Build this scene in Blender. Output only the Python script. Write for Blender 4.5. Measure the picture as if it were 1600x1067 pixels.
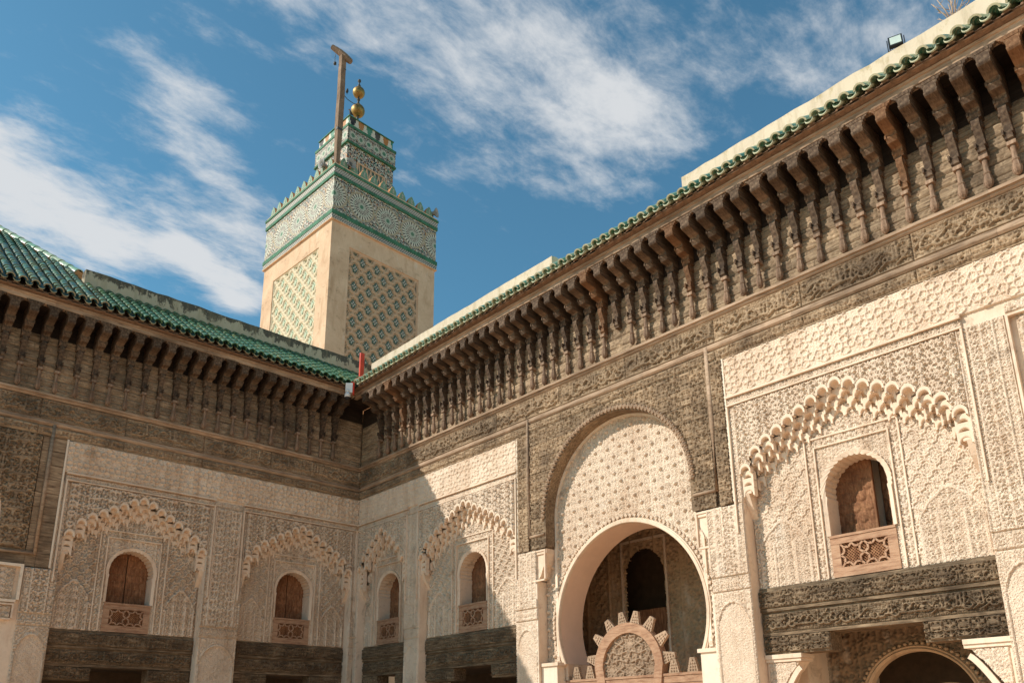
import bpy, math, random
import numpy as np
from mathutils import Vector, Matrix

for o in list(bpy.data.objects):
    bpy.data.objects.remove(o, do_unlink=True)
scene = bpy.context.scene
COL = scene.collection
R = math.radians

# ------------------------------------------------------------------ camera
cam_d = bpy.data.cameras.new('camera')
cam = bpy.data.objects.new('camera', cam_d)
COL.objects.link(cam)
yaw, pitch, roll = R(42.655), R(15.959), R(-0.594)
fwd = Vector((math.sin(yaw)*math.cos(pitch), math.cos(yaw)*math.cos(pitch), math.sin(pitch)))
rgt = Vector((math.cos(yaw), -math.sin(yaw), 0))
upv = rgt.cross(fwd)
cr, sr = math.cos(roll), math.sin(roll)
rgt, upv = cr*rgt + sr*upv, -sr*rgt + cr*upv
mw = Matrix((rgt, upv, -fwd)).transposed().to_4x4()
mw.translation = Vector((-10.425, -17.068, 1.6))
cam.matrix_world = mw
cam_d.sensor_width = 36
cam_d.lens = 1249.83/1600*36
cam_d.shift_y = 0.1555
cam_d.clip_end = 3000
scene.camera = cam

# ------------------------------------------------------------------ light
SUN = Vector((1.0, -0.65, -0.907)).normalized()          # direction the light travels
sun_d = bpy.data.lights.new('sun', 'SUN')
sun_d.energy = 5.0
sun_d.angle = R(0.5)
sun_d.color = (1.0, 0.93, 0.83)
sun = bpy.data.objects.new('sun', sun_d)
COL.objects.link(sun)
sun.rotation_euler = SUN.to_track_quat('-Z', 'Y').to_euler()
sun.location = (-40, 26, 40)

world = bpy.data.worlds.new('World')
scene.world = world
world.use_nodes = True
SKY_STRENGTH = 0.085


def build_world():
    nt = world.node_tree
    nt.nodes.clear()
    N, L = nt.nodes.new, nt.links.new
    out = N('ShaderNodeOutputWorld')
    bg = N('ShaderNodeBackground')
    bg.inputs['Strength'].default_value = SKY_STRENGTH
    sky = N('ShaderNodeTexSky')
    sky.sky_type = 'NISHITA'
    sky.sun_disc = False
    sky.sun_elevation = math.asin(-SUN.z)
    sky.sun_rotation = math.atan2(-SUN.x, -SUN.y)
    sky.altitude = 400
    sky.air_density = 1.0
    sky.dust_density = 0.5
    sky.ozone_density = 2.5
    hs = N('ShaderNodeHueSaturation')
    hs.inputs['Saturation'].default_value = 1.0
    hs.inputs['Value'].default_value = 1.0
    tint = N('ShaderNodeMix')
    tint.data_type = 'RGBA'
    tint.blend_type = 'MULTIPLY'
    tint.inputs['Factor'].default_value = 1.0
    tint.inputs['B'].default_value = (1.14, 1.88, 1.72, 1)
    L(sky.outputs[0], tint.inputs['A'])
    L(tint.outputs['Result'], hs.inputs['Color'])
    tc = N('ShaderNodeTexCoord')
    sep = N('ShaderNodeSeparateXYZ')
    L(tc.outputs['Generated'], sep.inputs[0])

    def math_(op, a, b=None, clamp=False):
        m = N('ShaderNodeMath')
        m.operation = op
        m.use_clamp = clamp
        for k, v in ((0, a), (1, b)):
            if v is None:
                continue
            if isinstance(v, (int, float)):
                m.inputs[k].default_value = v
            else:
                L(v, m.inputs[k])
        return m.outputs[0]
    zc = math_('MAXIMUM', sep.outputs[2], 0.06)
    X = math_('DIVIDE', sep.outputs[0], zc)
    Y = math_('DIVIDE', sep.outputs[1], zc)
    comb = N('ShaderNodeCombineXYZ')
    L(X, comb.inputs[0])
    L(Y, comb.inputs[1])

    def noise(scale, rot, sx, sy, detail=8, rough=0.58, dist=0.0, off=(0, 0, 0)):
        mp = N('ShaderNodeMapping')
        mp.vector_type = 'POINT'
        mp.inputs['Rotation'].default_value = (0, 0, rot)
        mp.inputs['Scale'].default_value = (sx, sy, 1)
        mp.inputs['Location'].default_value = off
        L(comb.outputs[0], mp.inputs[0])
        n = N('ShaderNodeTexNoise')
        n.inputs['Scale'].default_value = scale
        n.inputs['Detail'].default_value = detail
        n.inputs['Roughness'].default_value = rough
        n.inputs['Distortion'].default_value = dist
        L(mp.outputs[0], n.inputs['Vector'])
        return n.outputs[0]

    def band(p, q, half, fade=0.25):
        """soft band along the segment p-q of the cloud plane"""
        dx, dy = q[0]-p[0], q[1]-p[1]
        ln = math.hypot(dx, dy)
        dx, dy = dx/ln, dy/ln
        xs = math_('SUBTRACT', X, p[0])
        ys = math_('SUBTRACT', Y, p[1])
        al = math_('ADD', math_('MULTIPLY', xs, dx), math_('MULTIPLY', ys, dy))
        ac = math_('ADD', math_('MULTIPLY', xs, -dy), math_('MULTIPLY', ys, dx))
        g = math_('POWER', math_('DIVIDE', ac, half), 2.0)
        lo = math_('MAXIMUM', math_('MULTIPLY', al, -1.0), 0.0)
        hi = math_('MAXIMUM', math_('SUBTRACT', al, ln), 0.0)
        e = math_('POWER', math_('DIVIDE', math_('ADD', lo, hi), fade), 2.0)
        return math_('EXPONENT', math_('MULTIPLY', math_('ADD', g, e), -1.0))

    n_str = noise(3.1, R(-12), 1.0, 1.9, 9, 0.64, 0.35)
    n_fin = noise(9.0, R(-12), 1.0, 1.6, 8, 0.65, 0.2, (3.1, 1.7, 0))
    n_big = noise(1.1, 0, 1, 1, 3, 0.5, 0.0, (5.2, 0.4, 0))
    b1 = band((0.30, 0.80), (1.02, 0.72), 0.125, 0.08)
    b1b = band((0.50, 0.62), (0.85, 0.66), 0.10, 0.12)
    b2 = band((-0.3, 1.42), (0.36, 1.66), 0.20, 0.14)
    b2b = band((0.50, 1.58), (0.70, 1.70), 0.075, 0.05)
    b5 = band((0.72, 1.02), (1.00, 0.88), 0.07, 0.10)
    b3 = band((0.30, 1.14), (0.66, 1.50), 0.085, 0.12)
    b4 = band((1.05, 0.42), (1.45, 0.10), 0.16, 0.2)
    tot = math_('MULTIPLY', b1, 0.72)
    for b, w in ((b1b, 0.52), (b2, 1.22), (b2b, 1.15), (b5, 0.40), (b3, 0.66), (b4, 0.48)):
        tot = math_('ADD', tot, math_('MULTIPLY', b, w))
    gen = math_('MULTIPLY', math_('SUBTRACT', n_big, 0.40), 0.55)
    tot = math_('ADD', tot, gen)
    tex = math_('ADD', math_('MULTIPLY', math_('SUBTRACT', n_str, 0.5), 2.3),
                math_('MULTIPLY', math_('SUBTRACT', n_fin, 0.5), 2.3))
    dens = math_('SUBTRACT', math_('ADD', tot, math_('MULTIPLY', tex, 0.75)), 0.22)
    mr = N('ShaderNodeMapRange')
    mr.interpolation_type = 'SMOOTHSTEP'
    mr.inputs['From Min'].default_value = 0.0
    mr.inputs['From Max'].default_value = 1.15
    mr.inputs['To Max'].default_value = 0.93
    L(dens, mr.inputs['Value'])
    mix = N('ShaderNodeMix')
    mix.data_type = 'RGBA'
    L(mr.outputs[0], mix.inputs['Factor'])
    L(hs.outputs[0], mix.inputs['A'])
    mix.inputs['B'].default_value = (8.6, 8.8, 9.0, 1)
    L(mix.outputs['Result'], bg.inputs['Color'])
    L(bg.outputs[0], out.inputs[0])


build_world()
vs = scene.view_settings
vs.view_transform = 'Standard'
vs.look = 'None'
vs.exposure = 0.0
vs.gamma = 1.0
vs.use_curve_mapping = False
scene.render.engine = 'CYCLES'
scene.cycles.max_bounces = 8
scene.cycles.diffuse_bounces = 5

rng = random.Random(7)
nrng = np.random.default_rng(11)

# ------------------------------------------------------------------ materials
MATS = {}


class NT:
    def __init__(self, name):
        self.m = bpy.data.materials.new(name)
        self.m.use_nodes = True
        self.nt = self.m.node_tree
        self.b = self.nt.nodes['Principled BSDF']
        MATS[name] = self.m

    def n(self, t, **kw):
        x = self.nt.nodes.new(t)
        for k, v in kw.items():
            setattr(x, k, v)
        return x

    def l(self, a, b):
        self.nt.links.new(a, b)

    def coords(self, scale=(1, 1, 1), what='Object'):
        tc = self.n('ShaderNodeTexCoord')
        mp = self.n('ShaderNodeMapping')
        mp.inputs['Scale'].default_value = scale
        self.l(tc.outputs[what], mp.inputs[0])
        return mp.outputs[0]

    def noise(self, vec, scale, detail=5, rough=0.6, dist=0.0):
        x = self.n('ShaderNodeTexNoise')
        x.inputs['Scale'].default_value = scale
        x.inputs['Detail'].default_value = detail
        x.inputs['Roughness'].default_value = rough
        x.inputs['Distortion'].default_value = dist
        self.l(vec, x.inputs['Vector'])
        return x.outputs[0]

    def ramp(self, fac, stops):
        x = self.n('ShaderNodeValToRGB')
        cr_ = x.color_ramp
        while len(cr_.elements) < len(stops):
            cr_.elements.new(0.5)
        for e, (p, c) in zip(cr_.elements, stops):
            e.position = p
            e.color = (*c, 1) if len(c) == 3 else c
        self.l(fac, x.inputs[0])
        return x.outputs[0]

    def mix(self, fac, a, b, mode='MIX'):
        x = self.n('ShaderNodeMix', data_type='RGBA', blend_type=mode)
        for k, v in (('Factor', fac), ('A', a), ('B', b)):
            if isinstance(v, (int, float)):
                x.inputs[k].default_value = v
            elif isinstance(v, tuple):
                x.inputs[k].default_value = (*v, 1)
            else:
                self.l(v, x.inputs[k])
        return x.outputs['Result']

    def math(self, op, a, b=0.0, clamp=False):
        x = self.n('ShaderNodeMath', operation=op, use_clamp=clamp)
        for k, v in ((0, a), (1, b)):
            if isinstance(v, (int, float)):
                x.inputs[k].default_value = v
            else:
                self.l(v, x.inputs[k])
        return x.outputs[0]

    def bump(self, h, strength, dist):
        x = self.n('ShaderNodeBump')
        x.inputs['Strength'].default_value = strength
        x.inputs['Distance'].default_value = dist
        self.l(h, x.inputs['Height'])
        self.l(x.outputs[0], self.b.inputs['Normal'])

    def rnd(self):
        return self.n('ShaderNodeObjectInfo').outputs['Random']


def G(v):
    return tuple((x/255/12.92 if x/255 <= 0.04045 else ((x/255+0.055)/1.055)**2.4) for x in v)


def mat_stucco(name, a, b, stain, rough=0.92, bump=0.5, lace=0.0):
    t = NT(name)
    v = t.coords()
    n1 = t.noise(v, 0.9, 7, 0.7, 0.4)
    n2 = t.noise(v, 22, 4, 0.6)
    c = t.ramp(n1, [(0.32, a), (0.62, b)])
    c = t.mix(t.ramp(n2, [(0.35, (0, 0, 0)), (0.75, (0.35, 0.35, 0.35))]), c, tuple(x*1.10 for x in b))
    vs_ = t.coords((1.6, 1.6, 0.30))
    n3 = t.noise(vs_, 1.7, 7, 0.68)
    c = t.mix(t.ramp(n3, [(0.52, (0, 0, 0)), (0.74, (0.7, 0.7, 0.7))]), c, stain)
    n5 = t.noise(v, 3.3, 8, 0.72, 0.5)
    c = t.mix(t.ramp(n5, [(0.56, (0, 0, 0)), (0.70, (0.55, 0.55, 0.55))]), c, tuple(x*0.55 for x in stain))
    n6 = t.noise(t.coords((1.0, 1.0, 0.45)), 2.1, 6, 0.6)
    c = t.mix(t.ramp(n6, [(0.60, (0, 0, 0)), (0.72, (0.40, 0.40, 0.40))]), c, (0.76, 0.68, 0.58))
    t.l(c, t.b.inputs['Base Color'])
    t.b.inputs['Roughness'].default_value = rough
    t.b.inputs['Specular IOR Level'].default_value = 0.12
    n4 = t.noise(v, 70, 4, 0.65)
    h = t.math('MULTIPLY', n4, 0.35)
    if lace:
        vo = t.n('ShaderNodeTexVoronoi', feature='DISTANCE_TO_EDGE')
        vo.inputs['Scale'].default_value = 27.0
        vo.inputs['Randomness'].default_value = 0.8
        wv = t.n('ShaderNodeVectorMath', operation='ADD')
        nz = t.n('ShaderNodeTexNoise')
        nz.inputs['Scale'].default_value = 14.0
        sc_ = t.n('ShaderNodeVectorMath', operation='SCALE')
        sc_.inputs['Scale'].default_value = 0.05
        t.l(v, nz.inputs['Vector'])
        t.l(nz.outputs['Color'], sc_.inputs[0])
        t.l(v, wv.inputs[0])
        t.l(sc_.outputs[0], wv.inputs[1])
        t.l(wv.outputs[0], vo.inputs['Vector'])
        e = t.ramp(vo.outputs['Distance'], [(0.12, (1, 1, 1)), (0.21, (0, 0, 0))])
        h = t.math('ADD', h, t.math('MULTIPLY', e, lace))
    t.bump(h, bump, 0.012)
    return t.m


def mat_wood(name, dark, mid, light, grain=(0.7, 6, 6), rough=0.85, bump=0.5, rnd=0.35, crack=True):
    t = NT(name)
    v = t.coords(grain)
    n1 = t.noise(v, 5, 6, 0.68, 0.3)
    v2 = t.coords()
    n2 = t.noise(v2, 1.1, 5, 0.6)
    c = t.ramp(n1, [(0.28, dark), (0.5, mid), (0.74, light)])
    c = t.mix(t.ramp(n2, [(0.46, (0, 0, 0)), (0.66, (0.62, 0.62, 0.62))]), c, dark)
    n7 = t.noise(t.coords((0.5, 1, 1)), 4.0, 6, 0.7)
    c = t.mix(t.ramp(n7, [(0.55, (0, 0, 0)), (0.75, (0.45, 0.45, 0.45))]), c, tuple(min(1, x*1.15) for x in light))
    r = t.rnd()
    k = t.math('ADD', t.math('MULTIPLY', r, rnd), 1.0-rnd*0.5)
    hv = t.n('ShaderNodeHueSaturation')
    t.l(k, hv.inputs['Value'])
    t.l(c, hv.inputs['Color'])
    t.l(hv.outputs[0], t.b.inputs['Base Color'])
    t.b.inputs['Roughness'].default_value = rough
    t.b.inputs['Specular IOR Level'].default_value = 0.2
    n3 = t.noise(t.coords((grain[0]*2, grain[1]*2, grain[2]*2)), 9, 5, 0.7)
    t.bump(n3, bump, 0.008)
    return t.m


def mat_plain(name, col, rough=0.7, var=0.15, metal=0.0, scale=6.0, bump=0.0, spec=0.3):
    t = NT(name)
    v = t.coords()
    n = t.noise(v, scale, 5, 0.62)
    c = t.ramp(n, [(0.3, tuple(x*(1-var) for x in col)), (0.7, tuple(min(1, x*(1+var)) for x in col))])
    t.l(c, t.b.inputs['Base Color'])
    t.b.inputs['Roughness'].default_value = rough
    t.b.inputs['Metallic'].default_value = metal
    t.b.inputs['Specular IOR Level'].default_value = spec
    if bump:
        t.bump(t.noise(v, scale*6, 4, 0.6), bump, 0.01)
    return t.m


mat_stucco('stucco', (0.63, 0.47, 0.34), (0.79, 0.64, 0.495), (0.50, 0.325, 0.205), bump=0.95, lace=0.8)
mat_stucco('stucco_strap', (0.63, 0.47, 0.34), (0.79, 0.64, 0.495), (0.50, 0.325, 0.205), bump=0.6, lace=0.25)
mat_stucco('stucco_plain', (0.64, 0.475, 0.345), (0.79, 0.64, 0.495), (0.48, 0.315, 0.20), bump=0.55)
mat_stucco('stucco_white', (0.72, 0.59, 0.46), (0.81, 0.69, 0.55), (0.60, 0.45, 0.32), bump=0.4)
mat_stucco('gallery_stucco', (0.40, 0.265, 0.155), (0.52, 0.36, 0.225), (0.28, 0.17, 0.095))  # darker copy of the stucco, interior shade put into its colour
mat_wood('wood', (0.065, 0.042, 0.027), (0.31, 0.212, 0.130), (0.55, 0.405, 0.265))
mat_wood('wood_eave_shade', (0.012, 0.008, 0.006), (0.030, 0.020, 0.014), (0.05, 0.034, 0.024))  # near-black: shade of the gaps under the eaves put into the wood colour
mat_wood('wood_pale', (0.17, 0.108, 0.068), (0.40, 0.275, 0.182), (0.54, 0.39, 0.275))
mat_wood('wood_bracket', (0.034, 0.021, 0.014), (0.105, 0.067, 0.043), (0.24, 0.165, 0.107), grain=(5, 0.9, 4), rnd=0.6)
mat_wood('wood_pendant', (0.10, 0.060, 0.038), (0.25, 0.16, 0.105), (0.42, 0.29, 0.20), grain=(6, 6, 0.8), rnd=0.6)
mat_wood('wood_rust', (0.08, 0.040, 0.020), (0.18, 0.090, 0.045), (0.30, 0.17, 0.09), grain=(5, 0.9, 4), rnd=0.3)
mat_wood('wood_lintel', (0.034, 0.023, 0.015), (0.165, 0.112, 0.068), (0.38, 0.275, 0.175), rnd=0.2)
mat_wood('wood_shutter', (0.09, 0.036, 0.018), (0.24, 0.11, 0.054), (0.44, 0.235, 0.12), grain=(6, 6, 1.0), rnd=0.15)
mat_wood('wood_balustrade', (0.20, 0.10, 0.06), (0.40, 0.235, 0.145), (0.50, 0.33, 0.215), grain=(1, 6, 6), rnd=0.15)
mat_wood('wood_post', (0.10, 0.060, 0.038), (0.24, 0.155, 0.10), (0.36, 0.25, 0.17), grain=(6, 6, 0.6), rnd=0.1)
mat_plain('tile_edge', (0.26, 0.235, 0.15), 0.6, 0.4, scale=9)
mat_plain('tile_edge_pale', (0.50, 0.49, 0.33), 0.5, 0.35, scale=9)
mat_plain('soffit_plaster', (0.74, 0.53, 0.40), 0.9, 0.07, scale=2, spec=0.15)
mat_plain('plug_clay', (0.24, 0.145, 0.09), 0.95, 0.35, scale=12, bump=0.6)
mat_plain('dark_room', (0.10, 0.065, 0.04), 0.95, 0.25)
mat_stucco('gallery_shade', (0.19, 0.125, 0.075), (0.27, 0.185, 0.115), (0.12, 0.075, 0.045))  # stucco darkened further, shade below the lintel mixed into the tone
mat_stucco('peach_plaster', (0.56, 0.365, 0.23), (0.70, 0.49, 0.325), (0.38, 0.21, 0.11), bump=0.4)
mat_plain('peach_strap', (0.62, 0.40, 0.255), 0.9, 0.10, scale=3, spec=0.15)
mat_plain('pale_strap', (0.70, 0.58, 0.40), 0.9, 0.10, scale=3, spec=0.15)
mat_plain('green_glaze', (0.06, 0.165, 0.095), 0.7, 0.4, spec=0.15)
mat_plain('pale_green_glaze', (0.40, 0.45, 0.31), 0.6, 0.2, spec=0.2)
mat_plain('teal_glaze', (0.095, 0.14, 0.105), 0.6, 0.35, spec=0.2)
mat_plain('white_glaze', (0.46, 0.43, 0.36), 0.6, 0.2, spec=0.2)
mat_plain('terracotta', (0.52, 0.25, 0.11), 0.9, 0.2)
mat_plain('brass', (0.32, 0.19, 0.06), 0.5, 0.5, 0.8, scale=7)
mat_plain('iron', (0.06, 0.06, 0.055), 0.6, 0.2)
mat_plain('grey_metal', (0.30, 0.29, 0.27), 0.5, 0.15)
mat_plain('dark_grille', (0.10, 0.10, 0.10), 0.6, 0.2)
mat_plain('white_paint', (0.78, 0.77, 0.74), 0.5, 0.05)
mat_plain('red_paint', (0.62, 0.055, 0.022), 0.5, 0.12)
mat_plain('black_plastic', (0.025, 0.025, 0.027), 0.45, 0.1)
mat_plain('lamp_glass', (0.55, 0.62, 0.55), 0.12, 0.1, spec=0.6)
mat_plain('bird_feather', (0.035, 0.03, 0.028), 0.7, 0.2)
mat_plain('twig', (0.42, 0.30, 0.21), 0.9, 0.2)
mat_plain('roof_bedding', (0.20, 0.125, 0.08), 0.95, 0.35, scale=14, bump=0.7)
mat_plain('stone_floor', (0.72, 0.47, 0.30), 0.8, 0.12)


def mat_tile(name, base, dark, pale, moss):
    t = NT(name)
    v = t.coords(what='Object')
    geo = t.n('ShaderNodeNewGeometry')
    n = t.noise(geo.outputs['Position'], 5.0, 4, 0.6)
    r = t.rnd()
    c = t.ramp(t.math('ADD', t.math('MULTIPLY', n, 0.6), t.math('MULTIPLY', r, 0.4)),
               [(0.25, dark), (0.5, base), (0.72, pale)])
    m = t.noise(geo.outputs['Position'], 1.7, 5, 0.7)
    c = t.mix(t.ramp(m, [(0.56, (0, 0, 0)), (0.68, (0.85, 0.85, 0.85))]), c, moss)
    t.l(c, t.b.inputs['Base Color'])
    t.b.inputs['Roughness'].default_value = 0.16
    t.b.inputs['Specular IOR Level'].default_value = 0.4
    rr = t.ramp(t.noise(geo.outputs['Position'], 11, 4, 0.6), [(0.35, (0.16, 0.16, 0.16)), (0.7, (0.6, 0.6, 0.6))])
    t.l(rr, t.b.inputs['Roughness'])
    return t.m


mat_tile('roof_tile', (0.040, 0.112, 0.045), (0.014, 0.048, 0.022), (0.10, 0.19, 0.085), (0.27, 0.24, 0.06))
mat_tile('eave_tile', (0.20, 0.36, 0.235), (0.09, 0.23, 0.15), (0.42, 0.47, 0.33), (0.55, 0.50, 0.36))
mat_tile('ridge_tile', (0.24, 0.42, 0.27), (0.12, 0.30, 0.19), (0.45, 0.50, 0.32), (0.52, 0.42, 0.25))


def mat_parapet(name, base, top, stain_on):
    t = NT(name)
    v = t.coords()
    n1 = t.noise(v, 1.6, 6, 0.65)
    c = t.ramp(n1, [(0.3, tuple(x*0.86 for x in base)), (0.7, base)])
    sep = t.n('ShaderNodeSeparateXYZ')
    tc = t.n('ShaderNodeTexCoord')
    t.l(tc.outputs['Object'], sep.inputs[0])
    n2 = t.noise(t.coords((1.5, 1.5, 0.8)), 3.4, 7, 0.7)
    # lichen grown over the weathered top of the wall
    hz = t.math('SUBTRACT', sep.outputs[2], top-0.20)
    k = t.math('ADD', t.math('MULTIPLY', hz, 2.4 if stain_on else 1.3), t.math('MULTIPLY', t.math('SUBTRACT', n2, 0.5), 2.6))
    f = t.ramp(k, [(0.02 if stain_on else 0.22, (0, 0, 0)), (0.16 if stain_on else 0.62, (0.93, 0.93, 0.93) if stain_on else (0.7, 0.7, 0.7))])
    c = t.mix(f, c, (0.085, 0.072, 0.055) if stain_on else (0.34, 0.25, 0.10))
    n8 = t.noise(t.coords((5, 5, 0.55)), 1.3, 6, 0.7)
    c = t.mix(t.ramp(n8, [(0.50, (0, 0, 0)), (0.70, (0.55, 0.55, 0.55))]), c, (0.36, 0.27, 0.16))
    n3 = t.noise(v, 9, 6, 0.7)
    c = t.mix(t.ramp(n3, [(0.60, (0, 0, 0)), (0.68, (0.75, 0.75, 0.75))]), c, tuple(x*0.95 for x in base))
    t.l(c, t.b.inputs['Base Color'])
    t.b.inputs['Roughness'].default_value = 0.93
    t.b.inputs['Specular IOR Level'].default_value = 0.15
    t.bump(t.noise(v, 26, 5, 0.65), 0.5, 0.012)
    return t.m


mat_parapet('parapet_stained', (0.56, 0.45, 0.31), 11.57, True)
mat_parapet('parapet_cream', (0.70, 0.57, 0.42), 11.6, False)


def mat_attr(name, rough=0.6, spec=0.2):
    t = NT(name)
    a = t.n('ShaderNodeAttribute')
    a.attribute_name = 'Col'
    n = t.noise(t.coords(), 1.2, 5, 0.6)
    c = t.mix(t.ramp(n, [(0.35, (0, 0, 0)), (0.8, (0.25, 0.25, 0.25))]), a.outputs['Color'], (0.5, 0.42, 0.3))
    t.l(c, t.b.inputs['Base Color'])
    t.b.inputs['Roughness'].default_value = rough
    t.b.inputs['Specular IOR Level'].default_value = spec
    return t.m


mat_attr('zellij')
mat_attr('lattice', 0.8, 0.2)

# ------------------------------------------------------------------ mesh helpers


def new_mesh(name, V, F, smooth=False):
    me = bpy.data.meshes.new(name)
    if isinstance(F, np.ndarray):
        n = len(F)
        me.vertices.add(len(V))
        me.vertices.foreach_set('co', np.asarray(V, np.float32).ravel())
        me.loops.add(n*4)
        me.loops.foreach_set('vertex_index', F.astype(np.int32).ravel())
        me.polygons.add(n)
        me.polygons.foreach_set('loop_start', np.arange(0, n*4, 4, dtype=np.int32))
        me.polygons.foreach_set('loop_total', np.full(n, 4, np.int32))
        me.update(calc_edges=True)
        if smooth:
            me.polygons.foreach_set('use_smooth', np.ones(n, bool))
    else:
        me.from_pydata(V, [], F)
        if smooth:
            me.polygons.foreach_set('use_smooth', np.ones(len(me.polygons), bool))
        me.update()
    return me


def put(name, me, mat=None, parent=None, loc=None, rot=None, scale=None):
    if mat and not me.materials:
        me.materials.append(MATS[mat])
    o = bpy.data.objects.new(name, me)
    COL.objects.link(o)
    if parent:
        o.parent = parent
    if loc is not None:
        o.location = loc
    if rot is not None:
        o.rotation_euler = rot
    if scale is not None:
        o.scale = scale
    return o


def empty(name, label, cat, loc=(0, 0, 0), rz=0.0, group=None):
    o = bpy.data.objects.new(name, None)
    COL.objects.link(o)
    o.location = loc
    o.rotation_euler = (0, 0, rz)
    o['label'] = label
    o['category'] = cat
    if group:
        o['group'] = group
    return o


def tag(o, label, cat, group=None):
    o['label'] = label
    o['category'] = cat
    if group:
        o['group'] = group
    return o


class MB:
    def __init__(self):
        self.v, self.f, self.mi, self.sm = [], [], [], []
        self.cur = 0

    def add(self, V, F, smooth=False):
        b = len(self.v)
        self.v += [tuple(map(float, p)) for p in V]
        for f in F:
            self.f.append(tuple(b+i for i in f))
            self.mi.append(self.cur)
            self.sm.append(smooth)
        return self

    def box(self, x0, x1, y0, y1, z0, z1):
        V = [(x, y, z) for z in (z0, z1) for y in (y0, y1) for x in (x0, x1)]
        return self.add(V, [(0, 2, 3, 1), (4, 5, 7, 6), (0, 1, 5, 4), (2, 6, 7, 3), (0, 4, 6, 2), (1, 3, 7, 5)])

    def bar(self, p, q, w, y0, y1):
        """bar in the s-z plane from p to q, width w, between depths y0<y1"""
        dx, dz = q[0]-p[0], q[1]-p[1]
        l = math.hypot(dx, dz)
        nx, nz = -dz/l*w/2, dx/l*w/2
        c = [(p[0]+nx, p[1]+nz), (q[0]+nx, q[1]+nz), (q[0]-nx, q[1]-nz), (p[0]-nx, p[1]-nz)]
        return self.prism(c, y0, y1)

    def prism(self, poly, y0, y1):
        """poly in (s,z) extruded in y"""
        n = len(poly)
        V = [(a, y0, b) for a, b in poly]+[(a, y1, b) for a, b in poly]
        F = [tuple(range(n)), tuple(range(2*n-1, n-1, -1))]
        F += [(i, n+i, n+(i+1) % n, (i+1) % n) for i in range(n)]
        return self.add(V, F)

    def prism_x(self, poly, x0, x1):
        """poly in (y,z) extruded in x"""
        n = len(poly)
        V = [(x0, a, b) for a, b in poly]+[(x1, a, b) for a, b in poly]
        F = [tuple(range(n)), tuple(range(2*n-1, n-1, -1))]
        F += [(i, n+i, n+(i+1) % n, (i+1) % n) for i in range(n)]
        return self.add(V, F)

    def rings(self, rs, closed=True, cap=True, smooth=False):
        n = len(rs[0])
        V = [p for r in rs for p in r]
        F = []
        m = n if closed else n-1
        for k in range(len(rs)-1):
            for i in range(m):
                F.append((k*n+i, k*n+(i+1) % n, (k+1)*n+(i+1) % n, (k+1)*n+i))
        self.add(V, F, smooth)
        if cap and closed:
            b = len(self.v)-len(V)
            self.f.append(tuple(b+i for i in range(n-1, -1, -1)))
            self.f.append(tuple(b+(len(rs)-1)*n+i for i in range(n)))
            self.mi += [self.cur]*2
            self.sm += [False]*2
        return self

    def lathe(self, prof, cx=0, cy=0, n=12, smooth=True):
        rs = [[(cx+r*math.cos(2*math.pi*i/n), cy+r*math.sin(2*math.pi*i/n), z) for i in range(n)] for r, z in prof]
        return self.rings(rs, smooth=smooth)

    def tube(self, pts, r, n=6, smooth=True):
        pts = [Vector(p) for p in pts]
        rs = []
        for i, p in enumerate(pts):
            d = (pts[min(i+1, len(pts)-1)]-pts[max(i-1, 0)]).normalized()
            a = d.cross(Vector((0, 0, 1)))
            if a.length < 1e-3:
                a = Vector((1, 0, 0))
            a.normalize()
            b = a.cross(d)
            rr = r[i] if isinstance(r, (list, tuple)) else r
            rs.append([tuple(p+a*rr*math.cos(2*math.pi*k/n)+b*rr*math.sin(2*math.pi*k/n)) for k in range(n)])
        return self.rings(rs, smooth=smooth)

    def mesh(self, name, mats):
        me = bpy.data.meshes.new(name)
        me.from_pydata(self.v, [], self.f)
        if isinstance(mats, str):
            mats = [mats]
        for m in mats:
            me.materials.append(MATS[m])
        me.polygons.foreach_set('material_index', self.mi)
        me.polygons.foreach_set('use_smooth', self.sm)
        me.update()
        return me

    def put(self, name, mats, parent=None, loc=None, rot=None):
        return put(name, self.mesh(name, mats), None, parent, loc, rot)


def hf(name, parent, mat, s0, s1, z0, z1, y, fn, res=0.016, mask=None, skirt=True, back=None, smooth=True, colfn=None, rel=None):
    """carved panel: a sheet facing -y whose relief fn(S,Z) (metres proud) is real geometry"""
    ns = max(3, int((s1-s0)/res)+1)
    nz = max(3, int((z1-z0)/res)+1)
    S = np.linspace(s0, s1, ns)
    Z = np.linspace(z0, z1, nz)
    H = fn(S, Z)*(rel if rel else (REL if mat.startswith('stucco') else 2.3))
    if skirt:
        sk = -0.012 if mat.startswith('stucco') else -0.003
        H[0, :] = H[-1, :] = sk
        H[:, 0] = H[:, -1] = sk
    Sg, Zg = np.meshgrid(S, Z)
    V = np.stack([Sg, y-H, Zg], -1).reshape(-1, 3)
    I = np.arange(ns*nz).reshape(nz, ns)
    F = np.stack([I[:-1, :-1], I[:-1, 1:], I[1:, 1:], I[1:, :-1]], -1).reshape(-1, 4)
    C = colfn(Sg, Zg).reshape(-1, 3) if colfn else None
    if mask is not None:
        K = mask(Sg, Zg).ravel()
        F = F[K[F].all(1)]
        used = np.zeros(len(V), bool)
        used[F.ravel()] = True
        remap = np.cumsum(used)-1
        V = V[used]
        F = remap[F]
    me = new_mesh(name, V, F, smooth)
    if C is not None:
        at = me.color_attributes.new('Col', 'FLOAT_COLOR', 'POINT')
        at.data.foreach_set('color', np.hstack([C, np.ones((len(C), 1))]).astype(np.float32).ravel())
    return put(name, me, mat, parent)


def sstep(a, b, x):
    t = np.clip((x-a)/(b-a), 0, 1)
    return t*t*(3-2*t)


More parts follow.
